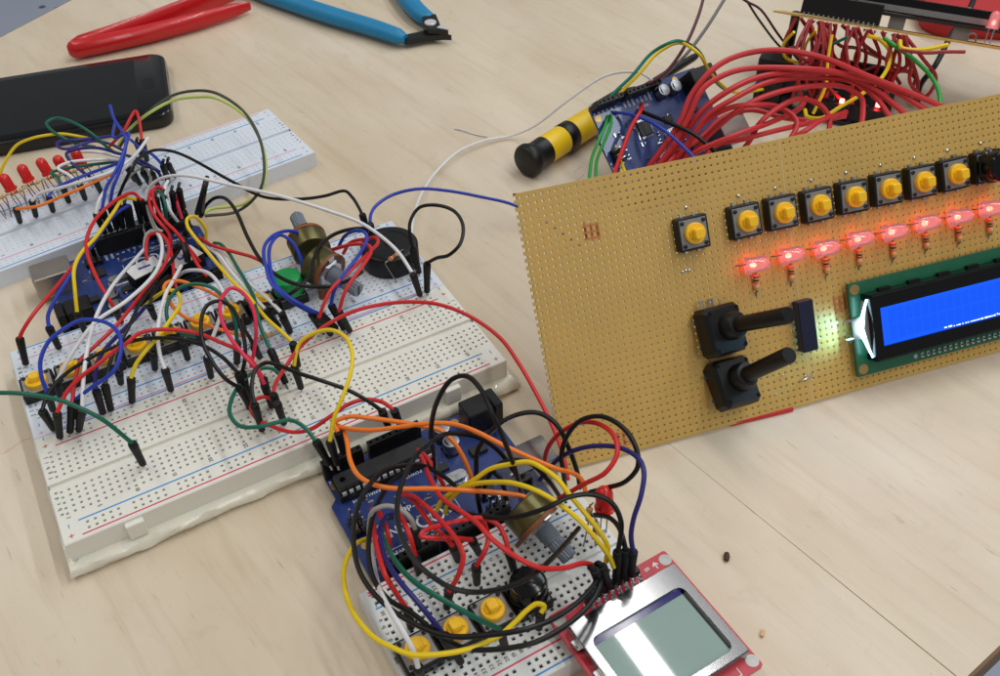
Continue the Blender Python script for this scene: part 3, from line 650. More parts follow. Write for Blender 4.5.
cellm = MB().box((0, 0, 0), (3.0, 5.5, .04)).mesh('character_cell')
for i in range(16):
    for j in range(2):
        o = linked('character_cell', cellm, 'lcd_cell', lcd); o.location = Vector((vx0 + 5.2 + i * 3.58, (vy0 + vy1) / 2 + (j - .5) * 6.1, 8.63)) * K
px = MB(); rnd = random.Random(5)
x = vx0 + 27
while x < vx1 - 1:
    wv = rnd.uniform(.5, 1.6); px.box((x + wv / 2, vy0 + .65 + rnd.choice((0, 0, .25)), 8.70), (wv, rnd.choice((.3, .4, .6)), .08)); x += wv + rnd.choice((.15, .3, .7))
part('screen_dashes', px, 'lcd_white', lcd)  # small bright dashes along the lower edge of the screen
bl = MB().prism([(lx + 1.2, ly + 17.2), (lx + 2.6, ly + 16.6), (lx + 2.6, ly + 21.4), (lx + 1.2, ly + 20.8)], 3.5, 4.5)
part('backlight_lamp', bl, 'backlight_led', lcd)
part('light_shield', MB().prism([(lx - 1.0, ly + 15.2), (lx + 3.0, ly + 14.8), (lx + 3.0, ly + 23.2), (lx - 1.0, ly + 22.8)], 4.6, 4.9).box((lx - .2, ly + 15.4, 3.9), (6.4, .3, 2.0)).box((lx - .2, ly + 22.6, 3.9), (6.4, .3, 2.0)), 'plate_light', lcd)  # added shield with side walls, keeps the backlight spill off the table
part('backlight', MB().prism([(lx + .9, ly + 16.8), (lx + 3.0, ly + 15.6), (lx + 3.0, ly + 22.4), (lx + .9, ly + 21.2)], 5.05, 6.6), 'backlight', lcd)
ew = MB()
for pts in (((lx + 1.6, ly + 18.9), (lx + 4.3, ly + 29.8)), ((lx + 1.6, ly + 18.6), (lx + 4.3, ly + 7.6))): ew.tube([(pts[0][0], pts[0][1], 4.4), (pts[1][0], pts[1][1], 7.6)], .4, 6)
part('backlight_edge', ew, 'backlight', lcd)
part('backlight_wedge', MB().prism([(lx + 2.4, ly + 19), (lx + 4.55, ly + 8.6), (lx + 4.55, ly + 29)], 3.6, 7.0), 'plate_light', lcd)
for a in (2.5, 77.5):
    for b in (2.6, 33.6): part('mounting_ring', MB().lathe([(2.0, 3.42), (2.0, 3.5), (1.2, 3.5), (1.2, 3.44)], 18, I4((lx + a, ly + b, 0))), 'copper_ring', lcd)
pn = MB()
for i in range(16): pn.box((lx + 28 + i * P, ly + 2.2, 3.7), (1.0, 2.0, .7)); pn.lathe([(.75, 3.4), (.5, 4.5), (.2, 4.8)], 8, I4((lx + 28 + i * P, ly + 2.0, 0)))
pn.lathe([(.9, 3.4), (.9, 3.5)], 10, I4((lx + 26 - .6, ly + 2.2, 0)))
part('solder_pins', pn, 'solder', lcd)
st = MB()
for k in range(5): st.box((lx + 14 + 13 * k, ly + 31.9, 4.6), (5.0, 1.0, 1.6))
part('bezel_clip', st, 'black_plastic', lcd)
for cx, cy in ((23.0, -16.4), (22.0, -92.6), (115.0, -63.0)):
    ik = MB(); rnd = random.Random(int(cx))
    for k in range(6): ik.box((cx + (k % 3 - 1) * 2.2, cy + rnd.uniform(-.8, .8), .022), (.9, 5.6 + rnd.uniform(-1, 1), .02)); 
    for k in range(3): ik.box((cx, cy + (k - 1) * 2.3, .03), (6.2, .7, .02))
    part('ink_stamp', ik, 'ink_red', panel)
# red strip the panel stands on
tag(part('plastic_strip', MB().rbox((0, 0, .9), (26, 4, 1.6), .3, I4((156.8, -89.0, 0)) @ Matrix.Rotation(R(-14), 4, 'Z')), 'handle_red'), 'red plastic strip under the front edge of the brown panel', 'strip')

# ------------------------------------------------------------------ red framed graphic screen
NM = I4((41.2, -129.9, 14.0)) @ Matrix.Rotation(R(1.57), 4, 'Z')
t = thing('graphic_screen', 'small greenish graphic screen with silver bezel on a red board', 'display', M=NM)
part('board', MB().prism(rrect(-2.4, -42.6, 41.9, 3.0, .8, 2), -1.6, 0), 'pcb_red', t)
bz = MB(); X0, X1, Y0, Y1 = .2, 39.4, -38.0, -4.2; W = rrect(2.9, -35.6, 36.6, -11.2, 2.6, 5)
n = len(W); outer = []
for (x, y) in W:
    cx, cy = (x - 19.75), (y + 23.4); outer.append((X1 if x > 19.75 and abs(cx) / 16.85 > abs(cy) / 12.2 else X0 if abs(cx) / 16.85 > abs(cy) / 12.2 else X0 + (x - 2.9) / 33.7 * (X1 - X0), Y1 if cy > 0 and abs(cx) / 16.85 <= abs(cy) / 12.2 else Y0 if abs(cx) / 16.85 <= abs(cy) / 12.2 else Y0 + (y + 35.6) / 24.4 * (Y1 - Y0)))
ob = rrect(X0, Y0, X1, Y1, .6, 5)
vs = [(x, y, 3.8) for x, y in ob] + [(x, y, 3.8) for x, y in W] + [(x, y, 2.9) for x, y in W] + [(x + (.3 if x > 20 else -.3), y + (.3 if y > -20 else -.3), 3.4) for x, y in ob] + [(x + (.3 if x > 20 else -.3), y + (.3 if y > -20 else -.3), .1) for x, y in ob]
fs = []
for i in range(n):
    k = (i + 1) % n; fs += [(i, k, n + k, n + i), (n + i, n + k, 2 * n + k, 2 * n + i), (3 * n + i, 3 * n + k, k, i), (4 * n + i, 4 * n + k, 3 * n + k, 3 * n + i)]
bz.add(vs, fs); part('bezel', bz, 'bezel_silver', t)
part('screen', MB().box((19.75, -23.6, 2.55), (34.4, 25.4, .5)), 'lcd_green', t)
part('screen_border', MB().box((19.75, -12.4, 2.84), (33.0, 2.2, .06)), 'lcd_violet', t)
part('screen_border', MB().box((35.9, -23.4, 2.84), (1.0, 22.0, .06)), 'black_gloss', t)
for a in (0, 39.9):
    for b in (0, -39.9): part('mounting_ring', MB().lathe([(2.0, .02), (2.0, .1), (1.25, .1), (1.25, .04)], 18, I4((a, b, 0))), 'dull_metal', t)
hp = MB(); sp = MB()
for i in range(8):
    sp.lathe([(1.0, 0), (.7, .6), (.3, 1.2), (.01, 1.4)], 8, I4((11.0 + i * P, -2.2, 0))); sp.lathe([(1.0, 0), (.7, .5), (.3, 1.0), (.01, 1.1)], 8, I4((11.6 + i * P, -.4, 0)))
    hp.box((11.0 + i * P, 1.2, 1.2), (2.3, 2.3, 2.4)); 
part('pin_header', hp, 'black_plastic', t); part('solder_joints', sp, 'solder', t)
tx = MB(); text(tx, '8', 33.0, .2, .04, 2.6, -80); part('printed_number', tx, 'print_white', t)
tx = MB(); text(tx, '1', 9.0, .2, .04, 2.4, -20); part('printed_number', tx, 'print_white', t)
tx = MB().prism([(35.9, -1.3), (36.3, -1.3), (36.3, .4), (36.9, -.2), (37.2, .1), (36.1, 1.3), (35.0, .1), (35.3, -.2), (35.9, .4)], .03, .06); part('printed_arrow', tx, 'print_white', t)
part('printed_line', MB().prism([(5, -41.75), (34.75, -41.75), (34.75, -39.2), (34.5, -39.2), (34.5, -41.5), (5, -41.5)], .03, .06), 'print_white', t)
lu = MB()
for k in range(3): lu.box((-.9, -10 - 11 * k, .9), (1.4, 3.4, 1.8))
part('bezel_lug', lu, 'bezel_silver', t)

# ------------------------------------------------------------------ things around
pm = I4((-36.9, 284.0, 0)) @ Matrix.Rotation(R(-12.0), 4, 'Z')
t = thing('phone', 'black smartphone lying face up with its dark screen off', 'phone', M=pm)
rr_ = lambda g, r: rrect(-71 + g, -37.6 + g, 71 - g, 37.6 - g, r, 7)
ring = lambda g, r, z: [(x, y, z) for x, y in rr_(g, r)]
part('body', MB().loft([ring(2.2, 7, 0), ring(.5, 8.5, .9), ring(0, 9, 2.6), ring(0, 9, 5.6), ring(.5, 8.6, 7.6), ring(1.5, 8, 8.3)]), 'phone_black', t)
gl = part('glass', MB().loft([ring(2.0, 7.6, 8.2), ring(2.0, 7.6, 8.55), ring(2.5, 7.2, 8.75)]), 'phone_glass', t)
part('screen', MB().box((-2.5, 0, 8.78), (112, 62, .02)), 'phone_screen', gl)
part('home_button', MB().prism(rrect(56.6, -6.2, 64.2, 6.2, 2.4, 4), 8.76, 8.82), 'phone_black', gl)
part('home_ring', MB().prism(rrect(57.2, -5.6, 63.6, 5.6, 2.2, 4), 8.83, 8.86), 'phone_screen', gl)
sp = MB()
for y in (-18, -14, -10, 10, 14, 18): sp.cyl((70.6, y, 4), (71.1, y, 4), .9, n=8)
part('port_holes', sp, 'black_gloss', t)

t = thing('tweezers', 'red plastic tweezers with spread arms beyond the phone', 'tweezers', (0, 0, 0))
def blade(path, w, h):   # path: (x,y,zc,scale)
    rg = []
    for i, (x, y, zc, sw, shh) in enumerate(path):
        a = Vector(path[max(0, i - 1)][:2]); b = Vector(path[min(len(path) - 1, i + 1)][:2]); d = (b - a).normalized(); nn = Vector((-d.y, d.x))
        rg.append([(x + nn.x * w * sw * cx, y + nn.y * w * sw * cx, zc + h * shh * cz) for cx, cz in [(math.cos(R(q)) * (1 if abs(math.cos(R(q))) > .5 else 1), math.sin(R(q))) for q in range(0, 360, 24)]])
    return MB().loft(rg)
part('arm', blade([(-8.5, 340.6, 6.5, .3, .5), (-7, 340.4, 6.5, .7, .85), (-4, 340, 6.5, 1, 1), (10, 338.6, 6.5, 1, 1), (40, 337.2, 6.5, .95, 1), (70, 338.6, 6.3, .85, .95), (95, 342.0, 5.6, .6, .8), (106, 344.4, 5.0, .25, .5)], 4.6, 5.6), 'handle_red', t)
part('arm', blade([(-6, 341.6, 6.8, .4, .7), (0, 342, 6.8, .8, 1), (15, 344.6, 6.8, .8, 1), (40, 349.0, 7.2, .75, 1), (70, 357.5, 7.2, .7, 1), (95, 364.6, 7, .5, .95), (112, 369, 6.6, .3, .7)], 4.0, 6.8), 'handle_red', t)

t = thing('side_cutters', 'small side cutters with blue padded handles and dark jaws', 'pliers', (0, 0, 0))
def grip(pts, name='handle'):
    P_ = spline([p[:3] for p in pts], 6); rg = []; m = len(pts) - 1
    for i, p in enumerate(P_):
        a = P_[max(0, i - 1)]; b = P_[min(len(P_) - 1, i + 1)]; d = (b - a); d.z = 0; d.normalize(); nn = Vector((-d.y, d.x, 0)); q = i / (len(P_) - 1) * m; k = min(int(q), m - 1); rad = pts[k][3] + (pts[k + 1][3] - pts[k][3]) * (q - k)
        rg.append([tuple(p + nn * rad * math.cos(R(g)) + Vector((0, 0, rad * .82 * math.sin(R(g))))) for g in range(0, 360, 24)])
    part(name, MB().loft(rg), 'handle_blue', t)
grip([(112, 372, 6, 5.0), (123, 347, 6.2, 6.4), (143, 303, 6.4, 6.4), (160, 270, 6.4, 6.0), (168, 253, 6.2, 5.4), (170.6, 248, 6, 3.0)])
grip([(205, 350, 6, 5.2), (200, 325, 6.2, 6.2), (194, 290, 6.4, 6.4), (193.0, 273, 6.3, 6.0), (194.0, 264, 6.2, 5.0), (194.4, 260, 6.0, 3.0)])
def jaw(poly, z0, z1, m='dark_metal'): part('jaw', MB().prism(poly, z0, z1), m, t)
jaw([(167, 254), (171, 246), (184, 244), (193, 240), (196.4, 237.5), (191.4, 246), (187, 251.5), (180, 252)], 2.6, 6.0)
jaw([(189.6, 263), (198.4, 262), (195.6, 252.5), (193.8, 246.5), (194.8, 238.2), (190, 242), (184.6, 245.5), (184.6, 252)], 6.02, 9.2)
part('cutting_edge', MB().prism([(190.2, 244.4), (195.0, 238.0), (196.0, 238.6), (194.2, 246.6)], 9.22, 9.6), 'tin', t)
part('pivot_screw', MB().lathe([(3.7, 9.2), (3.7, 10.0), (3.3, 10.4), (.01, 10.5)], 22, I4((189.8, 252.0, 0))), 'tin', t)

SDM = frame((161.5, 92.6, 8.6), (1, .305, 0), (0, 0, 1))
t = thing('screwdriver', 'screwdriver with black end cap and yellow and black handle', 'screwdriver', (0, 0, 0))
part('end_cap', MB().lathe([(5.6, 0), (7.6, .6), (8.5, 2.0), (8.6, 4.0), (7.6, 6.2), (7.0, 9.0), (7.3, 15.0)], 30, SDM), 'black_plastic', t)
part('handle', MB().lathe([(7.2, 15.0), (7.3, 16), (7.3, 28), (7.1, 28.4)], 30, SDM), 'handle_yellow', t)
part('grip_ring', MB().lathe([(7.0, 28.2), (7.5, 29), (7.5, 35), (7.0, 35.6)], 30, SDM), 'black_plastic', t)
part('handle', MB().lathe([(7.1, 35.2), (7.3, 36), (7.3, 54), (6.8, 56)], 30, SDM), 'handle_yellow', t)
part('grip', MB().lathe([(6.8, 55.8), (7.6, 58), (7.4, 78), (5.0, 86), (4.0, 90)], 30, SDM), 'black_plastic', t)
part('shaft', MB().lathe([(2.2, 88), (2.2, 143), (1.8, 146)], 16, SDM), 'dark_metal', t)

# far raised panel seen on its edge
ea = Vector((320.3, 99.0, 45.0)); ed = Vector((.58817, -.80874, 0)).normalized(); dd = (Vector((.73582, .53513, -.41497)).normalized() + Vector((0, 0, .022))).normalized(); nn = ed.cross(dd)
if nn.z < 0: nn = -nn
FM = Matrix.Translation(ea) @ Matrix((ed, dd, nn)).transposed().to_4x4()
t = thing('far_panel', 'far brown panel seen edge-on over a tangle of dark red wires', 'control panel', M=FM)
part('perforated_board', perf_mesh(-1.6, 190, 0, 74, 43.4, 17, 45.0, 0.9), 'perf', t)
bk = part('terminal_block', MB().rbox((32, 9, 6.0), (40, 12, 10.5), .4), 'black_plastic', t); pn = MB()
for i in range(15): pn.box((14 + i * 2.54, 2.4, .9), (.7, .8, 1.8))
part('pins', pn, 'solder', bk)
d2 = part('display_module', MB().box((84, 29, 7), (110, 30, 1.6)), 'chip_black', t)
part('bezel', MB().rbox((86, 30, 12.0), (100, 24, 8), .4), 'black_gloss', d2); part('frame', MB().box((86, 17.0, 10.4), (96, 1.6, 3.0)), 'plate_grey', d2)
part('support', MB().box((60, 18, 3.4), (8, 3, 6.6)), 'plate_grey', d2); part('support', MB().box((92, 18, 3.4), (8, 3, 6.6)), 'plate_grey', d2)
part('support', MB().box((128, 18, 3.4), (6, 3, 6.6)), 'plate_grey', d2)
bs = MB()
for i in range(10): bs.lathe([(.9, 0), (.6, -.8), (.2, -1.6), (.01, -1.7)], 8, I4((20 + i * 5.2, 2.5, -1.6)))
part('solder_joints', bs, 'solder', t)
for x, y in ((104.5, 6.5), (93, 43)):
    ld = part('led_lamp', led_body(MB(), I4((x, y, 8.0)), 2.6, 8.6), 'led_lit', t); part('glow_core', MB().lathe([(.01, 9.5), (.9, 10.2), (.9, 11.4), (.01, 12.4)], 10, I4((x, y, 0))), 'led_spot', ld)
    part('leg', MB().tube([(x - 1.2, y, 8.2), (x - 1.2, y, .2)], .27, 6).tube([(x + 1.2, y, 8.2), (x + 1.2, y, .2)], .27, 6), 'solder', ld)
for x in (6, 182):
    part('standoff', MB().cyl(FM.inverted() @ (FM @ Vector((x, 41, 0)) * 1.0), FM.inverted() @ Vector((*(FM @ Vector((x, 41, 0))).xy, .2)), 2.6, n=12), 'black_plastic', t)
part('jumper_loop', MB().tube(spline([(94.5, 3, .2), (94.5, 3, 3.4), (96, 3, 4.4), (98, 3, 4.2), (99, 3, .2)], 4), .4, 6), 'dull_metal', t)
rc = MB(); rg = []
for z, g in ((0, 0), (4, 2.5), (10, 3), (15, 1), (17, -4)): rg.append([(x + math.sin(y * .07) * 2, y + math.sin(x * .05) * 2, z) for x, y in rrect(-60 - g, -45 - g, 60 + g, 45 + g, 12, 5)])
rc.loft(rg); o = part('cloth_pouch', rc, 'red_cloth'); o.location = Vector((520, 92, 0)) * K; o.rotation_euler = (0, 0, R(-40)); tag(o, 'red cloth pouch lying behind the far raised panel', 'pouch')

# scraps on the wood
o = part('seed', MB().lathe([(.01, -1.9), (.8, -1.4), (1.05, 0), (.8, 1.3), (.01, 1.8)], 10, frame((105.6, -131.8, .95), (.7, .8, .1))), 'mud'); tag(o, 'tiny dark brown crumb on bare wood near the screen', 'crumb')
o = part('wire_scrap', MB().tube(spline([(152.6, 151.0, .5), (156, 146, .8), (159, 140.5, .5), (163.6, 134.4, .9)], 5), .38, 6), 'tin'); tag(o, 'short bare wire clipping lying beside the thin white wire', 'wire clipping')
o = part('wood_chip', MB().box((0, 0, .5), (2.4, 1.0, .8), frame((97.5, -159.0, .1), (0, .1, 1), (.8, .6, 0))), 'resistor_tan'); tag(o, 'tiny yellowish wood chip beside the red screen corner', 'wood chip')

# ------------------------------------------------------------------ wires
WIRES = [
('jumper_wire','green','dark green jumper wire running off the table side into the lower board','jumper wires on the double breadboard',0.74,[(-95.4,24.4,45.0),(-82.9,13.5,49.7),(-75.8,8.1,50.3),(-66.8,1.9,48.1),(-57.8,-4.7,40.6),(-51.8,-9.1,28.9)],[((-51.4,-7.3,15.5),(-51.8,-9.1,28.9))]),
('jumper_wire','red','red jumper wire plugged alone at the far left corner of the double board','jumper wires on the double breadboard',0.74,[(-75.5,64.4,28.8),(-73.2,64.9,31.4),(-68.1,67.5,34.6),(-59.3,79.5,33.1),(-49.1,108.2,21.5),(-42.7,133.7,10.0)],[((-77.7,65.0,15.5),(-75.5,64.4,28.8))]),
('jumper_wire','red','red jumper wire looping from header pins down the blue board front','jumper wires on the double breadboard',0.74,[(-12.8,132.6,26.7),(-14.6,134.1,30.0),(-20.1,128.8,33.6),(-29.5,115.4,38.4),(-36.3,104.0,40.6),(-41.2,91.7,41.0),(-42.4,81.0,39.8),(-42.1,70.9,35.9),(-41.1,66.1,31.3),(-40.5,63.9,27.5)],[((-13.1,135.3,13.5),(-12.8,132.6,26.7)),((-40.1,70.2,15.5),(-40.5,63.9,27.5))]),
('jumper_wire','yellow','yellow jumper wire from header pins to the far rail of the double board','jumper wires on the double breadboard',0.74,[(-14.8,133.6,26.9),(-19.0,131.5,30.7),(-26.6,115.0,35.9),(-37.2,94.9,40.3),(-44.8,86.8,40.4),(-48.9,80.7,38.8),(-51.3,73.4,35.0),(-53.6,68.5,28.5)],[((-15.8,135.3,13.5),(-14.8,133.6,26.9)),((-53.9,72.3,15.5),(-53.6,68.5,28.5))]),
('jumper_wire','blue','blue jumper wire beside the yellow one, plugged near the corner button','jumper wires on the double breadboard',0.74,[(-18.9,131.4,26.5),(-24.7,123.4,29.9),(-29.9,113.8,32.8),(-37.6,99.2,36.1),(-43.6,89.6,37.4),(-50.0,81.1,37.5),(-59.8,71.5,34.2),(-63.6,68.2,31.3),(-64.7,65.0,28.7)],[((-19.6,134.9,13.5),(-18.9,131.4,26.5)),((-64.8,67.6,15.5),(-64.7,65.0,28.7))]),
('jumper_wire','blue','blue jumper wire arching over the first two yellow buttons','jumper wires on the double breadboard',0.74,[(-72.0,29.9,27.9),(-71.8,33.8,32.6),(-70.0,38.5,36.6),(-65.1,42.5,40.2),(-59.0,43.2,42.6),(-52.3,42.9,44.0),(-44.4,35.4,44.2),(-42.8,26.2,43.1),(-48.1,16.8,39.6),(-58.5,19.1,33.0),(-63.8,21.4,28.7)],[((-73.4,35.0,15.5),(-72.0,29.9,27.9)),((-66.5,21.9,15.5),(-63.8,21.4,28.7))]),
('jumper_wire','white','white jumper wire looping up beside the handwritten tag, left strand','jumper wires on the double breadboard',0.74,[(-18.5,115.7,14.0),(-23.6,104.3,18.9),(-40.0,69.7,32.2),(-50.5,44.5,37.4),(-58.0,25.7,35.5),(-63.2,16.1,27.7)],[((-67.3,20.1,15.5),(-63.2,16.1,27.7))]),
('jumper_wire','white','white jumper wire bent over the handwritten tag, right strand','jumper wires on the double breadboard',0.74,[(-19.5,119.7,10.0),(-16.6,121.4,15.6),(-14.0,120.2,18.1),(-12.3,112.7,20.7),(-13.7,96.8,24.8),(-21.5,72.4,31.4),(-36.3,53.5,37.2),(-48.4,46.9,38.0),(-59.3,39.2,34.6),(-67.9,34.8,28.0)],[((-69.7,39.6,15.5),(-67.9,34.8,28.0))]),
('jumper_wire','white','white jumper wire dropping straight to a plug in the middle rail','jumper wires on the double breadboard',0.74,[(-10.0,83.9,22.0),(-16.2,69.2,27.3),(-21.8,57.0,31.0),(-29.9,34.9,33.7),(-32.4,24.8,31.6),(-32.7,20.0,28.7)],[((-33.2,22.6,15.5),(-32.7,20.0,28.7))]),
('jumper_wire','white','white jumper wire in a round arch beside the green loop','jumper wires on the double breadboard',0.74,[(-12.9,90.4,12.0),(-9.6,84.7,18.0),(-6.0,76.0,23.7),(-2.9,64.2,29.3),(-2.1,50.6,33.6),(-3.5,36.5,36.6),(-8.9,25.5,37.1),(-14.0,20.0,34.0),(-17.7,18.3,28.6)],[((-18.2,21.5,15.5),(-17.7,18.3,28.6))]),
('jumper_wire','white','white jumper wire, left of the pair reaching the last button','jumper wires on the double breadboard',0.74,[(3.6,104.0,14.0),(5.8,84.7,20.7),(6.0,62.7,26.5),(7.5,44.5,29.2),(9.7,32.8,28.3)],[((13.6,34.5,15.5),(9.7,32.8,28.3))]),
('jumper_wire','white','white jumper wire, right of the pair reaching the last button','jumper wires on the double breadboard',0.74,[(6.3,99.8,14.0),(8.0,91.1,17.6),(7.7,68.0,24.6),(9.4,49.2,29.0),(12.6,34.3,29.9),(14.3,27.7,28.5)],[((16.7,30.6,15.5),(14.3,27.7,28.5))]),
('jumper_wire','white','long white jumper wire sweeping from the header across to the buzzer','jumper wires on the double breadboard',0.74,[(-8.8,125.5,12.0),(-11.1,126.0,14.8),(-11.2,131.7,22.3),(-10.1,134.4,26.8),(-7.3,134.4,30.6),(-1.4,128.6,36.7),(6.7,119.6,40.3),(21.0,101.0,41.2),(36.6,82.6,40.9),(51.7,67.4,37.0),(60.5,57.0,34.5),(65.0,47.5,32.3),(68.1,36.3,29.7),(68.4,23.6,27.0)],[((70.2,22.9,15.5),(67.6,21.7,28.7))]),
('jumper_wire','black','black jumper wire in a tall round loop beside the buzzer','jumper wires on the double breadboard',0.74,[(74.2,21.9,31.4),(77.0,17.9,35.6),(79.9,12.9,39.3),(84.8,12.6,42.9),(89.8,19.2,45.5),(90.9,28.8,46.2),(86.9,37.9,45.0),(81.8,42.7,42.5),(76.7,41.1,38.4),(74.9,38.3,33.9),(74.8,36.4,28.9)],[((73.5,23.1,15.5),(74.2,21.9,31.4)),((76.1,35.8,15.5),(74.8,36.4,28.9))]),
('jumper_wire','black','long black jumper wire from the bundle over bare wood to the far edge plug','jumper wires on the double breadboard',0.74,[(-22.0,141.8,24.0),(-18.0,143.3,28.7),(-11.1,144.9,35.9),(-3.8,156.2,34.0),(2.8,159.9,32.4),(8.5,158.3,30.9),(13.7,153.1,29.3),(27.0,129.2,24.6),(36.5,113.0,22.0),(50.4,102.7,22.0),(60.3,98.3,22.7),(68.6,95.6,24.0),(69.5,88.5,24.7),(68.5,78.0,25.5),(67.6,72.7,26.0)],[((-24.3,137.7,13.5),(-22.3,137.3,26.8)),((67.6,67.1,15.5),(66.4,69.0,28.8))]),
('jumper_wire','blue','blue jumper wire arching from the far edge plug under the brown panel','jumper wires on the double breadboard',0.74,[(67.7,64.3,26.0),(70.9,70.5,26.1),(75.2,74.6,26.3),(84.5,78.0,26.5),(96.2,75.7,26.9),(108.2,73.1,23.3),(124.0,68.5,16.7),(137.8,62.3,10.8),(144.5,50.2,7.4),(151.8,27.6,5.0)],[((68.7,66.4,15.5),(66.8,61.7,28.0))]),
('jumper_wire','black','thick black jumper wire sagging from header across to the two knobs','jumper wires on the double breadboard',0.8,[(9.6,125.2,14.0),(12.0,125.5,17.9),(16.0,122.7,22.6),(19.2,115.1,26.8),(19.6,95.7,32.0),(17.8,74.1,32.0),(17.5,57.5,32.0),(20.0,40.1,34.1),(25.9,27.6,36.5),(34.2,22.9,36.3),(43.1,26.7,32.7),(50.2,31.9,30.0)],[]),
('jumper_wire','black','black jumper wire from far edge plug round the green button','jumper wires on the double breadboard',0.8,[(65.0,62.6,26.0),(58.7,62.1,28.3),(50.0,58.9,31.2),(40.6,51.0,34.1),(34.2,42.0,34.8),(30.0,34.4,35.4),(23.1,29.3,35.5),(14.9,31.3,31.1),(8.6,43.0,23.5),(4.8,55.3,17.0)],[]),
('jumper_wire','blue','blue jumper wire, outer of the two loops round the green button','jumper wires on the double breadboard',0.74,[(39.3,62.6,22.0),(39.8,63.9,26.8),(38.8,65.6,30.2),(34.0,66.0,34.5),(26.9,62.6,38.0),(20.0,55.0,40.3),(16.6,46.2,41.2),(15.6,41.0,41.3),(14.2,30.1,40.0),(18.1,23.5,35.6),(24.1,21.3,28.4)],[((27.4,23.5,15.5),(24.1,21.3,28.4))]),
('jumper_wire','blue','blue jumper wire, inner of the two loops round the green button','jumper wires on the double breadboard',0.74,[(29.4,48.4,17.0),(30.9,49.5,23.6),(32.2,52.4,29.4),(31.7,57.8,34.7),(28.5,61.5,37.6),(23.4,56.9,39.2),(18.5,46.2,40.4),(15.6,28.8,39.3),(20.1,21.8,35.0),(27.2,19.4,27.4)],[((32.9,22.3,15.5),(27.2,19.4,27.4))]),
('jumper_wire','blue','blue jumper wire in a narrow arch in front of the buzzer','jumper wires on the double breadboard',0.74,[(51.7,63.6,20.0),(54.6,60.5,27.3),(57.7,55.6,31.9),(59.4,49.3,34.8),(57.3,41.1,37.0),(49.2,30.6,39.4),(39.8,24.0,38.1),(34.7,22.2,33.7),(32.4,21.4,28.6)],[((35.4,20.1,15.5),(32.4,21.4,28.6))]),
('jumper_wire','red','red jumper wire, outer of two loops over the front knob','jumper wires on the double breadboard',0.74,[(25.7,17.4,28.1),(28.6,18.9,31.8),(33.5,21.7,35.6),(43.9,25.6,38.2),(55.9,34.1,36.8),(61.1,39.3,35.2),(62.2,43.9,34.2),(59.5,48.3,31.8),(54.7,55.5,26.9),(51.2,56.2,22.0)],[((29.8,20.1,15.5),(25.7,17.4,28.1))]),
('jumper_wire','red','red jumper wire, inner of two loops over the front knob','jumper wires on the double breadboard',0.74,[(33.5,16.2,28.5),(38.4,18.7,35.6),(49.2,25.0,39.3),(54.8,31.1,38.8),(56.0,35.8,38.1),(53.5,41.6,36.2),(48.7,49.2,31.5),(43.5,58.7,24.0)],[((36.9,17.8,15.5),(33.5,16.2,28.5))]),
('jumper_wire','red','long red jumper wire arching past the board corner to the small board','jumper wires on the double breadboard',0.74,[(-2.8,-9.2,26.0),(-0.3,-6.3,27.7),(4.2,-3.6,30.0),(11.9,-0.2,33.8),(21.8,0.6,38.3),(33.3,-1.0,42.0),(45.4,-3.2,42.0),(55.3,-7.9,42.0),(62.7,-14.3,42.0),(70.0,-23.5,39.9),(75.2,-35.4,36.6),(75.9,-48.1,33.5),(75.1,-61.7,30.2),(73.7,-73.7,27.1),(71.9,-83.0,23.6),(69.1,-90.7,20.0)],[((-2.4,-14.0,15.5),(-3.2,-12.0,28.8))]),
('jumper_wire','yellow','yellow jumper wire arching from the lower board to the analog pins','jumper wires on the double breadboard',0.74,[(8.1,-2.8,28.9),(10.1,-1.1,32.5),(12.7,0.4,35.5),(16.7,-0.4,38.1),(22.8,-4.6,41.1),(25.8,-12.4,42.6),(24.8,-21.0,42.9),(20.9,-28.9,42.1),(15.0,-34.9,38.9),(9.8,-37.9,33.9),(6.1,-40.6,27.0)],[((9.0,-1.3,15.5),(8.1,-2.8,28.9)),((7.0,-40.0,13.5),(6.1,-40.6,27.0))]),
('jumper_wire','yellow','long yellow jumper wire from the header bundle across the button row','jumper wires on the double breadboard',0.74,[(6.4,110.3,12.0),(7.6,110.8,16.2),(6.8,111.4,20.0),(4.3,111.0,24.8),(1.4,109.1,26.3),(-0.5,103.5,26.9),(-0.5,93.9,27.8),(0.6,81.0,29.2),(2.2,63.8,30.5),(4.0,48.7,31.3),(6.1,37.6,31.9),(7.9,25.6,30.1),(10.9,16.5,28.2),(12.5,10.7,27.0)],[((12.2,10.1,15.5),(12.0,8.7,28.9))]),
('jumper_wire','yellow','yellow jumper wire curling from behind the buttons to the middle rail','jumper wires on the double breadboard',0.74,[(-30.0,68.7,20.0),(-24.9,65.5,25.4),(-20.5,62.1,29.2),(-17.7,57.4,31.4),(-17.2,50.8,33.0),(-19.3,43.3,34.7),(-23.9,36.4,36.2),(-30.7,28.8,36.5),(-35.3,26.3,35.4),(-41.1,24.0,32.2),(-44.5,22.0,28.5)],[((-47.3,24.0,15.5),(-44.5,22.0,28.5))]),
('jumper_wire','navy','dark blue jumper wire with a thick sleeve crossing the button row','jumper wires on the double breadboard',0.8,[(-29.3,66.4,22.0),(-35.7,53.9,27.4),(-43.5,43.1,31.5),(-50.0,35.6,32.8),(-53.3,31.0,32.4),(-55.6,25.9,30.9),(-56.7,22.1,28.8)],[((-57.9,24.0,15.5),(-56.7,22.1,28.8))]),
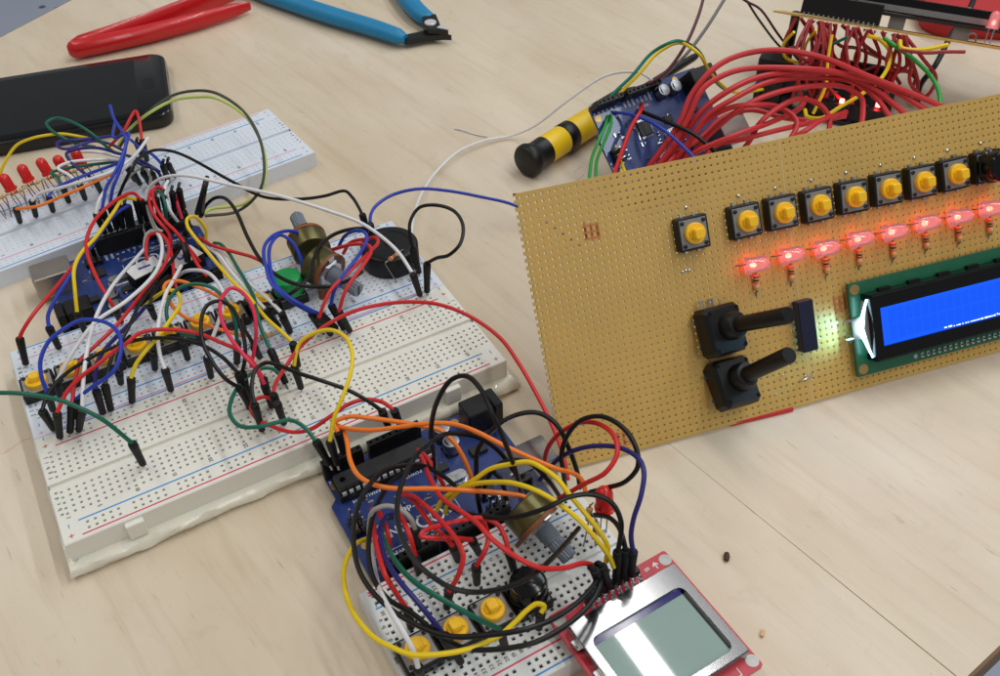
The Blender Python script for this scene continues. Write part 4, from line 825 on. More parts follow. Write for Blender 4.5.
('jumper_wire','green','dark green jumper wire in a round loop over the sixth button','jumper wires on the double breadboard',0.74,[(-5.6,20.4,28.5),(-4.1,23.1,33.2),(-3.3,26.7,36.5),(-3.8,32.5,39.3),(-5.9,39.6,40.8),(-11.0,45.3,40.9),(-16.4,47.6,39.7),(-21.1,46.6,37.5),(-23.9,43.9,34.8),(-24.9,40.4,30.4),(-22.3,39.5,25.6),(-17.4,42.1,19.0)],[((-7.4,23.6,15.5),(-5.6,20.4,28.5))]),
('jumper_wire','green','dark green jumper wire running from the bundle down to the lower board','jumper wires on the double breadboard',0.74,[(7.8,100.1,16.0),(9.4,94.8,18.4),(9.8,82.5,22.2),(8.9,64.8,26.9),(8.3,50.0,29.9),(7.5,37.4,31.4),(4.5,22.6,30.4),(4.2,13.3,25.9)],[((4.9,3.5,15.5),(4.2,13.3,25.9))]),
('jumper_wire','green','dark green jumper wire in a wide loop on the lower board','jumper wires on the double breadboard',0.74,[(3.9,3.8,20.0),(2.3,6.8,21.9),(-0.7,7.5,23.4),(-5.7,5.3,25.3),(-11.5,0.2,27.3),(-17.1,-7.9,29.1),(-19.4,-14.4,29.9),(-18.3,-22.0,30.6),(-13.5,-25.6,30.8),(-7.6,-26.7,30.5),(-2.6,-27.4,29.8),(0.4,-31.3,28.8),(2.1,-38.0,26.8)],[((4.6,-38.6,13.5),(2.1,-38.0,26.8))]),
('jumper_wire','red','red jumper wire in a small loop running to a plug by the blue board','jumper wires on the double breadboard',0.74,[(-2.7,-12.1,24.0),(-5.0,-6.7,23.4),(-8.8,-5.5,22.8),(-11.3,-8.0,22.3),(-11.1,-13.5,21.7),(-7.6,-18.6,20.8),(-2.2,-24.9,20.7),(3.3,-29.0,23.2),(9.7,-29.8,26.0),(18.2,-29.0,27.6),(24.0,-29.4,27.1),(28.8,-33.0,26.5),(30.9,-38.1,26.0)],[((-2.6,-14.5,15.5),(-3.5,-16.7,28.8)),((33.4,-36.0,13.5),(30.8,-38.6,26.5))]),
('jumper_wire','black','black jumper wire from the lower board to a plug by the blue board','jumper wires on the double breadboard',0.74,[(-10.9,-15.6,31.4),(-9.7,-11.2,33.6),(-8.5,-8.6,34.7),(-5.5,-4.8,36.2),(-1.9,-4.5,37.1),(1.6,-8.5,37.7),(6.1,-16.0,38.0),(11.6,-22.1,37.0),(19.4,-28.9,33.5),(23.8,-33.2,30.0),(27.1,-36.7,26.3)],[((-10.5,-13.6,15.5),(-10.9,-15.6,31.4)),((29.5,-33.2,13.5),(27.1,-36.7,26.3))]),
('jumper_wire','pink','pinkish red jumper wire in a tall narrow loop above the resistor','jumper wires on the double breadboard',0.74,[(-3.7,17.2,17.0),(-1.1,17.5,23.5),(2.2,19.9,31.2),(4.0,25.1,36.8),(3.0,31.5,40.4),(0.1,34.5,42.0),(-3.7,31.6,42.8),(-7.1,25.3,43.4),(-9.0,17.3,43.2),(-9.0,9.2,41.9),(-7.3,2.1,38.6),(-5.1,-2.6,34.1),(-4.3,-5.9,28.9)],[((-3.6,-4.9,15.5),(-4.3,-5.9,28.9))]),
('jumper_wire','red','red jumper wire stretching along the button row to the middle of the lower board','jumper wires on the double breadboard',0.74,[(-71.0,18.3,28.5),(-65.9,22.1,32.3),(-59.1,23.9,35.6),(-52.7,24.5,37.7),(-46.7,26.1,39.3),(-40.9,27.3,40.2),(-36.7,29.2,40.6),(-31.2,28.1,40.8),(-24.0,24.4,40.3),(-17.4,19.5,39.1),(-11.7,13.2,37.0),(-7.1,8.4,34.7),(-4.7,3.7,32.4),(-3.7,-2.9,29.0)],[((-73.9,20.2,15.5),(-71.0,18.3,28.5)),((-3.1,-2.3,15.5),(-3.7,-2.9,29.0))]),
('jumper_wire','red','red jumper wire rising from the corner plugs to the handwritten tag','jumper wires on the double breadboard',0.74,[(-65.6,20.3,28.2),(-62.1,28.9,30.3),(-57.9,37.0,31.6),(-51.3,41.4,32.2),(-43.4,47.3,32.2),(-31.8,60.7,30.7),(-23.6,71.7,28.7),(-17.2,80.8,26.7),(-12.1,92.3,24.5),(-10.5,102.6,22.8),(-12.1,113.2,20.8),(-15.9,115.6,19.1),(-18.8,111.7,16.8),(-20.6,106.4,14.0)],[((-70.3,20.8,15.5),(-65.6,20.3,28.2))]),
('jumper_wire','black','black jumper wire crossing the second button up to the tag','jumper wires on the double breadboard',0.74,[(-53.4,22.9,28.9),(-50.6,27.8,30.7),(-47.1,33.7,32.0),(-40.1,42.3,32.5),(-31.9,57.0,30.9),(-22.4,73.2,27.1),(-10.1,94.2,20.2),(-3.9,107.2,16.0)],[((-55.0,24.0,15.5),(-53.4,22.9,28.9))]),
('jumper_wire','black','black jumper wire lying along the row of yellow buttons','jumper wires on the double breadboard',0.74,[(-75.3,21.9,28.6),(-72.6,25.2,30.7),(-69.7,27.2,32.3),(-64.9,29.0,34.2),(-54.5,29.8,37.1),(-43.7,29.2,38.6),(-35.8,27.7,38.9),(-28.8,24.7,38.4),(-23.1,21.1,37.6),(-17.7,16.1,36.1),(-13.6,9.6,34.0),(-10.8,1.9,31.1)],[((-75.0,25.2,15.5),(-75.3,21.9,28.6)),((-10.9,-1.7,15.5),(-10.8,1.9,31.1))]),
('jumper_wire','black','black jumper wire in a loop over the sixth and seventh buttons','jumper wires on the double breadboard',0.74,[(-9.1,3.9,28.9),(-6.8,5.4,32.5),(-4.8,8.8,36.2),(-3.5,15.8,40.3),(-3.7,23.6,42.6),(-6.6,27.9,43.5),(-10.3,27.8,43.9),(-13.5,24.7,43.8),(-16.9,16.8,43.0),(-18.2,10.1,41.3),(-17.8,4.3,38.6),(-17.3,1.6,36.8),(-15.6,-1.6,33.2),(-12.3,-3.2,28.8)],[((-9.7,2.8,15.5),(-9.1,3.9,28.9)),((-10.4,-2.5,15.5),(-12.3,-3.2,28.8))]),
('jumper_wire','orange','orange jumper wire in a flat loop behind the buttons','jumper wires on the double breadboard',0.74,[(3.7,48.2,17.0),(1.7,50.8,19.2),(-5.0,58.7,24.2),(-9.3,63.1,26.0),(-13.8,67.7,27.3),(-18.2,68.9,27.8),(-20.6,65.9,28.0),(-20.9,59.1,28.0),(-20.3,51.7,27.6),(-17.7,45.3,26.6),(-12.8,40.8,24.8),(-7.5,37.1,22.0),(-3.1,35.2,19.3),(0.1,34.1,17.0)],[]),
('jumper_wire','red','short red jumper wire from the bundle to the blue loops','jumper wires on the double breadboard',0.74,[(3.6,106.8,16.0),(6.1,90.8,21.3),(11.6,76.5,25.5),(16.4,68.3,26.6),(19.3,63.5,26.0)],[]),
('jumper_wire','black','black jumper wire lead ending beside the first plugs of the rail','jumper wires on the double breadboard',0.74,[(-47.6,32.6,23.8),(-46.6,36.3,26.4),(-43.1,43.4,26.5),(-39.2,49.7,24.0)],[((-48.5,35.9,15.5),(-47.6,32.6,23.8))]),
('jumper_wire','black','short black jumper wire behind the fifth button','jumper wires on the double breadboard',0.74,[(-28.1,61.9,24.9),(-25.8,67.3,25.0),(-21.8,76.0,22.1),(-15.7,90.9,14.0)],[((-27.7,65.4,15.5),(-28.1,61.9,24.9))]),
('jumper_wire','black','short black jumper wire behind the fourth button','jumper wires on the double breadboard',0.74,[(-34.0,34.0,26.1),(-31.8,38.5,25.4),(-27.8,43.1,22.8),(-23.5,47.7,18.0)],[((-35.4,36.7,15.5),(-34.0,34.0,26.1))]),
('jumper_wire','black','short black jumper wire beside the round white arch','jumper wires on the double breadboard',0.74,[(-22.8,33.3,26.3),(-23.4,38.5,25.5),(-25.9,42.7,23.3),(-29.5,48.7,18.0)],[((-23.0,35.5,15.5),(-22.8,33.3,26.3))]),
('jumper_wire','black','short black jumper wire below the resistor','jumper wires on the double breadboard',0.74,[(-0.4,18.7,24.7),(-0.2,23.6,25.2),(-0.1,30.5,23.8),(2.9,45.3,18.0)],[((1.3,22.2,15.5),(-0.4,18.7,24.7))]),
('jumper_wire','black','short black jumper wire beside the eighth button','jumper wires on the double breadboard',0.74,[(14.4,26.9,26.0),(14.9,35.5,24.8),(14.8,49.4,18.0)],[((16.3,29.5,15.5),(14.4,26.9,26.0))]),
('jumper_wire','black','black jumper wire with two long plugs sticking up beside the bundle','jumper wires on the double breadboard',1.15,[(8.7,131.6,12.0),(10.9,117.4,29.3),(15.4,119.5,36.0),(11.8,114.3,33.0),(9.6,128.4,12.0)],[]),
('jumper_wire','yellowgreen','pale green jumper wire in a wide loop over the empty breadboard end','jumper wires around the display breadboard',0.74,[(-9.7,206.4,13.0),(-1.8,205.0,21.0),(8.6,198.3,30.2),(21.3,197.6,33.9),(32.4,187.9,37.4),(39.4,176.5,39.8),(47.3,164.5,34.6),(48.4,146.7,28.8),(46.0,136.6,22.4),(40.2,129.4,15.8),(30.8,132.6,8.2),(16.4,139.0,6.7),(11.7,135.2,8.0)],[]),
('jumper_wire','charcoal','charcoal jumper wire doubling the pale green loop','jumper wires around the display breadboard',0.74,[(-8.4,205.6,13.0),(0.0,204.5,22.3),(11.2,199.2,31.7),(22.5,200.7,34.9),(32.7,193.3,38.1),(40.5,179.3,40.8),(47.3,167.9,36.2),(48.7,151.6,31.5),(46.4,139.3,24.7),(39.7,129.3,16.0),(27.4,133.0,5.1),(12.0,133.2,8.0)],[]),
('jumper_wire','orange','orange jumper wire from the lamp row into the bundle','jumper wires around the display breadboard',0.74,[(-62.7,163.6,21.4),(-53.6,157.3,23.5),(-43.6,158.4,24.0),(-32.4,163.2,22.6),(-19.3,173.5,18.5),(-13.4,177.3,16.0)],[((-63.8,170.7,10.0),(-62.7,163.6,21.4))]),
('jumper_wire','white','white jumper wire from the second plug of the lamp row','jumper wires around the display breadboard',0.74,[(-55.3,165.4,21.9),(-51.4,164.6,24.8),(-42.2,155.8,30.0),(-31.8,149.2,33.9),(-19.9,147.0,35.7),(-12.3,151.2,35.5),(-6.4,157.8,34.5),(2.4,173.0,32.0)],[((-56.5,171.7,10.0),(-55.3,165.4,21.9))]),
('jumper_wire','blue','blue jumper wire from the third plug of the lamp row','jumper wires around the display breadboard',0.74,[(-48.1,164.5,21.5),(-46.4,166.9,22.7),(-41.8,167.0,24.3),(-30.9,167.9,25.4),(-14.4,177.7,20.7),(-7.6,184.1,17.0)],[((-48.8,171.6,10.0),(-48.1,164.5,21.5))]),
('jumper_wire','green','dark green jumper wire from the fourth plug of the lamp row','jumper wires around the display breadboard',0.74,[(-40.8,170.2,22.6),(-41.8,176.4,24.3),(-43.3,179.1,24.9),(-35.6,177.8,25.7),(-26.0,177.4,24.3),(-15.1,182.0,19.6),(-9.2,186.9,16.0)],[((-40.8,175.1,10.0),(-40.8,170.2,22.6))]),
('jumper_wire','white','white jumper wire from the fifth plug of the lamp row','jumper wires around the display breadboard',0.74,[(-33.6,167.1,21.8),(-36.4,172.7,25.0),(-39.6,178.4,26.8),(-34.7,179.1,27.5),(-25.2,177.7,26.6),(-13.6,179.6,21.6),(-6.9,181.5,16.5),(-4.1,180.6,12.0)],[((-33.6,173.6,10.0),(-33.6,167.1,21.8))]),
('jumper_wire','navy','navy jumper wire from the sixth plug of the lamp row','jumper wires around the display breadboard',0.74,[(-26.6,168.3,21.4),(-31.1,173.3,25.6),(-33.8,180.8,27.9),(-33.4,186.2,28.6),(-28.2,186.0,29.1),(-19.7,182.9,28.5),(-12.7,178.1,26.0),(-5.8,176.4,21.8),(-0.8,174.9,17.0),(3.1,174.2,12.0)],[((-25.7,175.4,10.0),(-26.6,168.3,21.4))]),
('jumper_wire','white','thin white jumper wire arching under the navy one','jumper wires around the display breadboard',0.74,[(-32.0,204.4,14.0),(-32.0,204.7,16.8),(-26.2,195.3,21.7),(-18.7,185.5,24.0),(-12.1,182.5,21.1),(-5.5,186.1,14.0)],[]),
('jumper_wire','purple','violet blue jumper wire in a flat hook behind the lamps','jumper wires around the display breadboard',0.74,[(-7.1,197.6,14.0),(-12.8,201.1,18.6),(-18.9,202.5,21.6),(-26.2,198.8,23.7),(-33.3,196.8,24.9),(-36.1,201.1,25.2),(-34.0,204.9,25.3),(-27.9,202.9,24.9),(-18.4,203.0,22.9),(-10.3,205.6,20.0)],[]),
('jumper_wire','green','dark green jumper wire looping over the phone edge','jumper wires around the display breadboard',0.74,[(-19.4,210.5,14.0),(-28.3,203.6,23.0),(-34.7,207.4,28.7),(-36.5,215.7,30.5),(-31.6,217.0,31.0),(-24.8,209.5,30.0),(-19.1,202.3,25.7),(-14.5,198.7,18.2),(-11.2,199.5,12.0)],[]),
('jumper_wire','yellow','yellow jumper wire arching along the phone edge','jumper wires around the display breadboard',0.74,[(-65.4,212.0,12.0),(-63.1,212.7,15.4),(-53.4,214.9,23.5),(-46.3,212.7,26.2),(-40.3,210.1,27.4),(-32.7,207.9,27.2),(-27.0,205.7,25.6),(-17.9,204.4,20.2),(-11.9,203.4,13.0)],[]),
('jumper_wire','blue','blue jumper wire with one loose end sticking up','jumper wires around the display breadboard',0.74,[(-7.8,190.0,44.0),(-9.1,176.5,44.0),(-8.4,165.1,43.4),(-8.6,157.9,42.6),(-14.3,147.1,40.0),(-20.0,141.8,36.7),(-24.6,139.4,33.4),(-28.1,135.5,29.0),(-29.6,134.0,26.8)],[((-29.1,136.3,13.5),(-29.6,134.0,26.8))]),
('jumper_wire','blue','blue jumper wire bent down from the bundle to the header','jumper wires around the display breadboard',0.74,[(-7.0,203.4,28.0),(-11.4,177.6,34.1),(-5.5,172.6,37.5),(-9.4,158.9,39.2),(-13.6,147.1,39.3),(-18.9,139.3,36.7),(-22.0,137.2,33.8),(-25.7,135.6,27.0)],[((-26.4,136.4,13.5),(-25.7,135.6,27.0))]),
('jumper_wire','white','thin white jumper wire from bundle down to the header','jumper wires around the display breadboard',0.74,[(-1.4,183.7,22.0),(-9.8,161.9,28.6),(-16.8,150.3,31.7),(-24.7,140.6,32.1),(-29.4,136.1,30.2),(-32.6,132.8,26.5)],[((-31.8,136.3,13.5),(-32.6,132.8,26.5))]),
('jumper_wire','red','red jumper wire with a sharp bend beside the phone','jumper wires around the display breadboard',0.74,[(1.1,189.0,22.8),(3.6,197.0,29.6),(3.9,203.9,30.5),(0.6,199.6,30.3),(-5.7,193.9,26.9),(-13.2,200.3,18.0)],[((1.2,193.4,10.0),(1.1,189.0,22.8))]),
('jumper_wire','blue','blue jumper wire from the bundle to a plug on the bare board','jumper wires around the display breadboard',0.74,[(-3.4,193.3,22.0),(-1.5,175.6,25.8),(1.6,167.3,26.0),(4.0,162.0,22.6)],[((4.5,166.8,10.0),(4.0,162.0,22.6))]),
('jumper_wire','red','red jumper wire, left of two looping into the second header','jumper wires around the display breadboard',0.74,[(-2.8,137.8,22.0),(-3.4,141.7,24.3),(-6.6,138.9,25.5),(-9.5,132.0,26.4),(-10.8,120.4,26.5),(-9.7,113.0,24.9),(-8.3,109.2,22.5),(-9.0,105.9,18.4),(-12.1,105.7,12.0)],[]),
('jumper_wire','red','red jumper wire, right of two looping into the second header','jumper wires around the display breadboard',0.74,[(-2.1,133.8,22.0),(-1.7,139.6,24.4),(-3.7,141.2,25.3),(-6.7,136.2,26.1),(-8.5,123.9,26.7),(-7.6,112.0,25.8),(-5.5,105.7,23.7),(-3.3,99.2,18.9),(-0.8,95.7,12.0)],[]),
('jumper_wire','green','dark green jumper wire tucked inside the red loops','jumper wires around the display breadboard',0.74,[(-4.1,137.4,26.0),(-3.6,130.8,26.0),(-4.6,125.7,22.5),(-6.7,128.0,14.0)],[]),
('jumper_wire','white','short white jumper wire beside the red loops','jumper wires around the display breadboard',0.74,[(2.5,148.5,22.0),(-0.3,142.3,23.3),(-2.7,131.8,23.4),(-2.8,126.5,20.1),(-1.2,126.4,14.0)],[]),
('jumper_wire','pink','short pinkish red jumper wire at the second header','jumper wires around the display breadboard',0.74,[(5.1,142.7,18.9),(1.9,133.7,19.5),(1.2,129.2,13.0)],[((5.0,141.6,10.0),(5.1,142.7,18.9))]),
('jumper_wire','grey','grey jumper wire from the dark bundle to the header','jumper wires around the display breadboard',0.74,[(-16.3,165.4,16.0),(-10.4,164.5,21.2),(-5.1,165.8,21.9),(-2.9,161.3,20.4),(-4.9,158.5,16.0)],[]),
('jumper_wire','navy','navy jumper wire over the dark bundle','jumper wires around the display breadboard',0.74,[(-7.6,178.8,20.0),(-3.6,164.7,23.2),(0.2,161.3,21.5),(1.8,160.2,16.0)],[]),
('jumper_wire','black','black plug of a jumper wire standing in the crowded header','black plugs in the crowded header',0.74,[(-22.3,135.3,25.4),(-22.0,137.2,25.7),(-21.0,138.8,26.0)],[((-23.9,135.8,13.5),(-22.3,135.3,25.4))]),
('jumper_wire','black','black plug of a jumper wire standing in the crowded header','black plugs in the crowded header',0.74,[(-19.8,134.6,25.4),(-19.5,136.5,25.7),(-18.5,138.1,26.0)],[((-21.3,135.1,13.5),(-19.8,134.6,25.4))]),
('jumper_wire','black','black plug of a jumper wire standing in the crowded header','black plugs in the crowded header',0.74,[(-9.8,132.0,25.4),(-9.4,134.0,25.7),(-8.4,135.6,26.0)],[((-10.9,133.1,13.5),(-9.8,132.0,25.4))]),
('jumper_wire','black','black plug of a jumper wire standing in the crowded header','black plugs in the crowded header',0.74,[(-6.5,132.7,25.4),(-6.1,134.6,25.7),(-5.1,136.2,26.0)],[((-7.5,133.7,13.5),(-6.5,132.7,25.4))]),
('jumper_wire','black','black plug of a jumper wire standing in the crowded header','black plugs in the crowded header',0.74,[(-3.3,132.6,25.3),(-2.9,134.6,25.7),(-1.9,136.1,26.0)],[((-4.1,134.4,13.5),(-3.3,132.6,25.3))]),
('jumper_wire','black','black plug of a jumper wire standing in the crowded header','black plugs in the crowded header',0.74,[(1.1,133.7,25.3),(1.5,135.6,25.6),(2.4,137.1,26.0)],[((-0.1,135.5,13.5),(1.1,133.7,25.3))]),
('jumper_wire','black','black plug of a jumper wire standing in the crowded header','black plugs in the crowded header',0.74,[(4.4,134.1,25.4),(4.9,136.1,25.7),(5.9,137.8,26.0)],[((3.5,135.1,13.5),(4.4,134.1,25.4))]),
('jumper_wire','black','black jumper plug in the dark cluster on the left breadboard','black plugs in the dark cluster',0.74,[(-1.5,190.7,20.5),(-1.5,188.8,23.2),(-0.9,186.3,26.0)],[((-0.5,196.5,10.0),(-1.5,190.7,20.5))]),
('jumper_wire','black','black jumper plug in the dark cluster on the left breadboard','black plugs in the dark cluster',0.74,[(0.1,185.6,20.4),(0.1,183.7,23.2),(0.7,181.2,26.0)],[((0.7,191.5,10.0),(0.1,185.6,20.4))]),
('jumper_wire','black','black jumper plug in the dark cluster on the left breadboard','black plugs in the dark cluster',0.74,[(-5.4,164.4,20.6),(-5.3,162.7,23.2),(-4.7,160.4,26.0)],[((-3.6,169.7,10.0),(-5.4,164.4,20.6))]),
('jumper_wire','black','black jumper plug in the dark cluster on the left breadboard','black plugs in the dark cluster',0.74,[(-2.0,161.0,20.8),(-1.9,159.4,23.4),(-1.3,157.3,26.0)],[((-0.7,166.0,10.0),(-2.0,161.0,20.8))]),
('jumper_wire','black','black jumper plug in the dark cluster on the left breadboard','black plugs in the dark cluster',0.74,[(-9.6,166.5,20.3),(-9.6,164.5,23.1),(-8.9,162.0,26.0)],[((-7.7,172.3,10.0),(-9.6,166.5,20.3))]),
('jumper_wire','black','black jumper plug in the dark cluster on the left breadboard','black plugs in the dark cluster',0.74,[(4.2,164.6,20.5),(4.2,162.8,23.2),(4.8,160.5,26.0)],[((5.4,170.2,10.0),(4.2,164.6,20.5))]),
('jumper_wire','black','black jumper plug in the dark cluster on the left breadboard','black plugs in the dark cluster',0.74,[(6.7,164.9,20.6),(6.7,163.2,23.2),(7.3,160.9,26.0)],[((8.8,170.1,10.0),(6.7,164.9,20.6))]),
('jumper_wire','black','black jumper plug in the dark cluster on the left breadboard','black plugs in the dark cluster',0.74,[(-10.7,171.6,20.6),(-10.6,169.8,23.2),(-9.9,167.5,26.0)],[((-9.0,177.0,10.0),(-10.7,171.6,20.6))]),
('jumper_wire','black','thick black jumper wire sleeve in the bundle over the blue board','black sleeves in the wire bundle',1.5,[(-6.3,120.2,15.0),(-2.5,117.0,18.6),(1.3,115.6,20.0)],[]),
('jumper_wire','black','thick black jumper wire sleeve in the bundle over the blue board','black sleeves in the wire bundle',1.5,[(-9.4,103.0,15.0),(-6.1,102.8,18.7),(-2.8,104.6,20.0)],[]),
('jumper_wire','black','thick black jumper wire sleeve in the bundle over the blue board','black sleeves in the wire bundle',1.5,[(-10.0,118.2,15.0),(-7.9,115.0,18.8),(-5.9,114.0,20.0)],[]),
('jumper_wire','black','thick black jumper wire sleeve in the bundle over the blue board','black sleeves in the wire bundle',1.5,[(-2.8,110.5,15.0),(-0.5,110.5,18.8),(1.8,112.7,20.0)],[]),
('jumper_wire','black','thick black jumper wire sleeve in the bundle over the blue board','black sleeves in the wire bundle',1.5,[(-5.7,94.4,15.0),(-5.0,96.5,18.8),(-4.4,100.7,20.0)],[]),
('jumper_wire','grey','grey jumper wire along the second header of the blue board','jumper wires around the display breadboard',0.74,[(-8.5,143.5,24.0),(-11.1,132.0,23.7),(-12.4,120.5,22.2),(-12.4,110.5,18.9),(-13.7,102.1,13.0)],[]),
('jumper_wire','red','red jumper wire tucked below the handwritten tags','jumper wires around the display breadboard',0.74,[(-9.0,112.8,16.0),(-11.9,91.9,19.4),(-15.2,77.9,18.3),(-15.3,74.6,17.0)],[]),
('jumper_wire','red','red jumper wire running under the second handwritten tag','jumper wires around the display breadboard',0.74,[(-4.2,118.1,15.0),(-3.3,98.0,17.0),(-2.7,86.0,16.3),(-1.5,81.0,15.0)],[]),
('jumper_wire','green','dark green jumper wire behind the white strands on the blue board','jumper wires around the display breadboard',0.74,[(-18.8,101.8,12.0),(-23.2,89.7,15.9),(-26.0,84.4,16.7),(-30.0,80.3,15.0)],[]),
('jumper_wire','black','black jumper wire in the tallest arch over the front blue board','jumper wires on the small breadboard',0.8,[(34.8,-60.4,10.0),(32.9,-65.5,29.1),(31.4,-68.7,45.1),(33.6,-70.6,59.2),(38.7,-71.0,66.5),(42.4,-73.6,68.6),(43.5,-80.3,68.8),(43.7,-88.1,63.6),(48.2,-90.3,43.2),(51.9,-88.1,27.5),(55.5,-85.1,12.0)],[]),
('jumper_wire','black','black jumper wire in a wide arch over the silver socket','jumper wires on the small breadboard',0.8,[(42.8,-75.9,10.0),(43.0,-75.5,25.1),(44.9,-74.0,33.6),(50.9,-74.2,40.5),(58.3,-75.5,43.8),(64.8,-78.4,43.9),(68.4,-83.6,41.6),(69.3,-88.9,36.5),(70.9,-93.0,26.2),(71.6,-94.2,18.0)],[]),
('jumper_wire','black','black jumper wire sweeping low past the round black button','jumper wires on the small breadboard',0.8,[(56.2,-81.2,18.0),(52.4,-74.8,28.3),(47.3,-71.0,34.5),(41.5,-69.7,38.7),(35.7,-69.7,42.2),(28.9,-73.0,45.3),(21.6,-78.0,48.4),(15.4,-84.6,50.9),(9.7,-92.3,53.0),(5.7,-101.0,54.5),(4.1,-108.9,55.0),(4.4,-116.2,54.8),(6.7,-122.1,53.9),(9.4,-125.8,52.5),(13.4,-128.3,50.8),(18.7,-129.3,48.3),(23.0,-129.3,46.1),(32.5,-127.2,41.1),(46.1,-120.0,33.1),(60.2,-110.7,24.0)],[]),
('jumper_wire','black','black jumper wire, outermost of the two big left loops','jumper wires on the small breadboard',0.8,[(38.5,-73.0,14.0),(34.3,-67.1,19.3),(28.8,-63.3,24.1),(22.5,-63.4,27.8),(17.0,-64.5,30.9),(11.2,-68.1,34.0),(4.7,-72.5,33.7),(-0.1,-78.1,33.4),(-3.8,-85.3,33.1),(-6.5,-96.2,32.6),(-5.2,-107.2,32.2),(-0.3,-118.6,32.4),(6.0,-127.1,32.9),(15.4,-132.7,33.4),(26.5,-137.1,34.0),(38.0,-136.5,31.0),(48.5,-133.1,28.4),(54.1,-129.6,26.9),(55.8,-125.5,26.0)],[]),
('jumper_wire','black','black jumper wire, inner of the two big left loops','jumper wires on the small breadboard',0.8,[(27.5,-55.6,14.0),(19.7,-59.5,17.8),(9.6,-70.3,23.5),(2.8,-81.4,28.6),(-1.5,-90.4,30.0),(-3.6,-99.0,30.0),(-2.7,-106.8,30.0),(1.4,-114.7,30.0),(4.9,-124.7,30.0),(8.9,-131.2,30.0),(12.9,-134.2,30.0),(25.2,-139.3,30.0),(36.2,-139.4,29.3),(47.1,-136.3,27.7),(53.7,-131.8,26.6),(55.9,-128.0,26.0)],[]),
('jumper_wire','red','long red jumper wire crossing from the power pins to the screen plugs','jumper wires on the small breadboard',0.8,[(33.8,-49.1,14.0),(31.2,-60.1,20.3),(27.9,-72.9,27.3),(25.8,-85.6,33.9),(26.8,-96.2,39.1),(28.1,-104.7,42.4),(28.4,-111.8,44.0),(30.6,-119.4,44.2),(35.7,-125.5,41.3),(44.0,-126.8,36.0),(52.1,-125.3,30.2),(56.3,-125.8,26.0)],[]),
('jumper_wire','red','second red jumper wire from the power pins beside the long one','jumper wires on the small breadboard',0.8,[(34.4,-49.5,14.0),(34.1,-58.3,17.0),(34.3,-65.1,15.5),(35.3,-67.6,10.0)],[]),
('jumper_wire','red','red jumper wire snaking down to the far rows of the small board','jumper wires on the small breadboard',0.8,[(18.4,-66.1,18.0),(20.7,-73.0,23.9),(21.4,-83.4,29.7),(21.9,-94.0,33.8),(22.4,-102.0,34.6),(21.8,-106.9,33.2),(18.8,-109.5,29.5),(15.2,-109.5,23.2)],[((15.1,-106.6,10.0),(15.2,-109.5,23.2))]),
('jumper_wire','red','red jumper wire ending at the far rail of the small board','jumper wires on the small breadboard',0.8,[(20.3,-66.7,18.0),(20.7,-75.2,23.2),(20.1,-87.9,27.7),(21.9,-93.5,26.3),(23.5,-96.0,23.0)],[((25.9,-93.4,10.0),(23.5,-96.0,23.0))]),
('jumper_wire','red','red jumper wire in a flat hairpin above the small board','jumper wires on the small breadboard',0.8,[(29.7,-97.0,22.9),(24.1,-96.0,26.8),(17.7,-94.9,30.2),(14.6,-93.3,31.6),(16.1,-92.5,32.1),(21.5,-93.9,33.0),(27.9,-95.4,32.7),(33.7,-96.8,31.3),(37.4,-100.1,29.1),(37.7,-103.7,26.5),(37.3,-106.8,23.3)],[((33.0,-94.5,10.0),(29.7,-97.0,22.9)),((39.5,-105.7,10.0),(37.3,-106.8,23.3))]),
('jumper_wire','red','short red jumper wire bending down to the number row','jumper wires on the small breadboard',0.8,[(35.3,-94.2,26.0),(33.6,-99.8,28.2),(32.0,-103.4,28.7),(29.2,-105.8,27.5),(26.2,-106.0,23.3)],[((27.1,-103.9,10.0),(26.2,-106.0,23.3))]),
('jumper_wire','red','red jumper wire at the left end of the small board','jumper wires on the small breadboard',0.8,[(9.9,-62.5,12.0),(4.2,-80.2,25.0),(0.6,-94.0,32.6),(-0.8,-102.1,34.1),(-0.1,-106.9,31.2),(1.8,-109.3,23.3)],[((2.6,-107.1,10.0),(1.8,-109.3,23.3))]),
('jumper_wire','red','red jumper wire dropping along the near header','jumper wires on the small breadboard',0.8,[(11.8,-61.9,10.0),(10.2,-72.7,16.8),(9.0,-78.6,17.8),(8.0,-80.9,12.0)],[]),
('jumper_wire','red','red jumper wire plugged into the near header','jumper wires on the small breadboard',0.8,[(14.4,-76.7,24.0),(13.1,-87.7,25.7),(12.5,-91.4,20.0)],[((13.2,-91.0,10.0),(12.5,-91.4,20.0))]),
('jumper_wire','orange','orange jumper wire hooked from the analog pins to the far chip side','jumper wires on the small breadboard',0.8,[(10.1,-38.2,26.8),(10.1,-35.0,28.2),(14.7,-36.1,29.8),(20.8,-41.9,31.3),(28.8,-48.6,31.2),(33.8,-51.9,30.0),(40.1,-55.5,27.3),(42.6,-59.8,24.4),(43.6,-64.1,20.9),(44.0,-68.5,15.8),(43.5,-72.5,9.0)],[((10.9,-36.1,13.5),(10.1,-38.2,26.8))]),
('jumper_wire','orange','orange jumper wire stretching from the analog pins to the resistor','jumper wires on the small breadboard',0.8,[(11.1,-33.9,24.0),(10.3,-32.1,25.3),(11.5,-36.6,27.0),(18.5,-47.2,31.8),(26.6,-54.1,35.5),(36.1,-60.4,38.1),(41.5,-65.1,38.8),(45.6,-71.0,39.0),(51.2,-80.6,38.0),(57.6,-88.5,35.5),(62.9,-93.3,32.7),(67.4,-95.7,30.3),(69.2,-98.3,28.5),(68.6,-101.8,26.0)],[]),
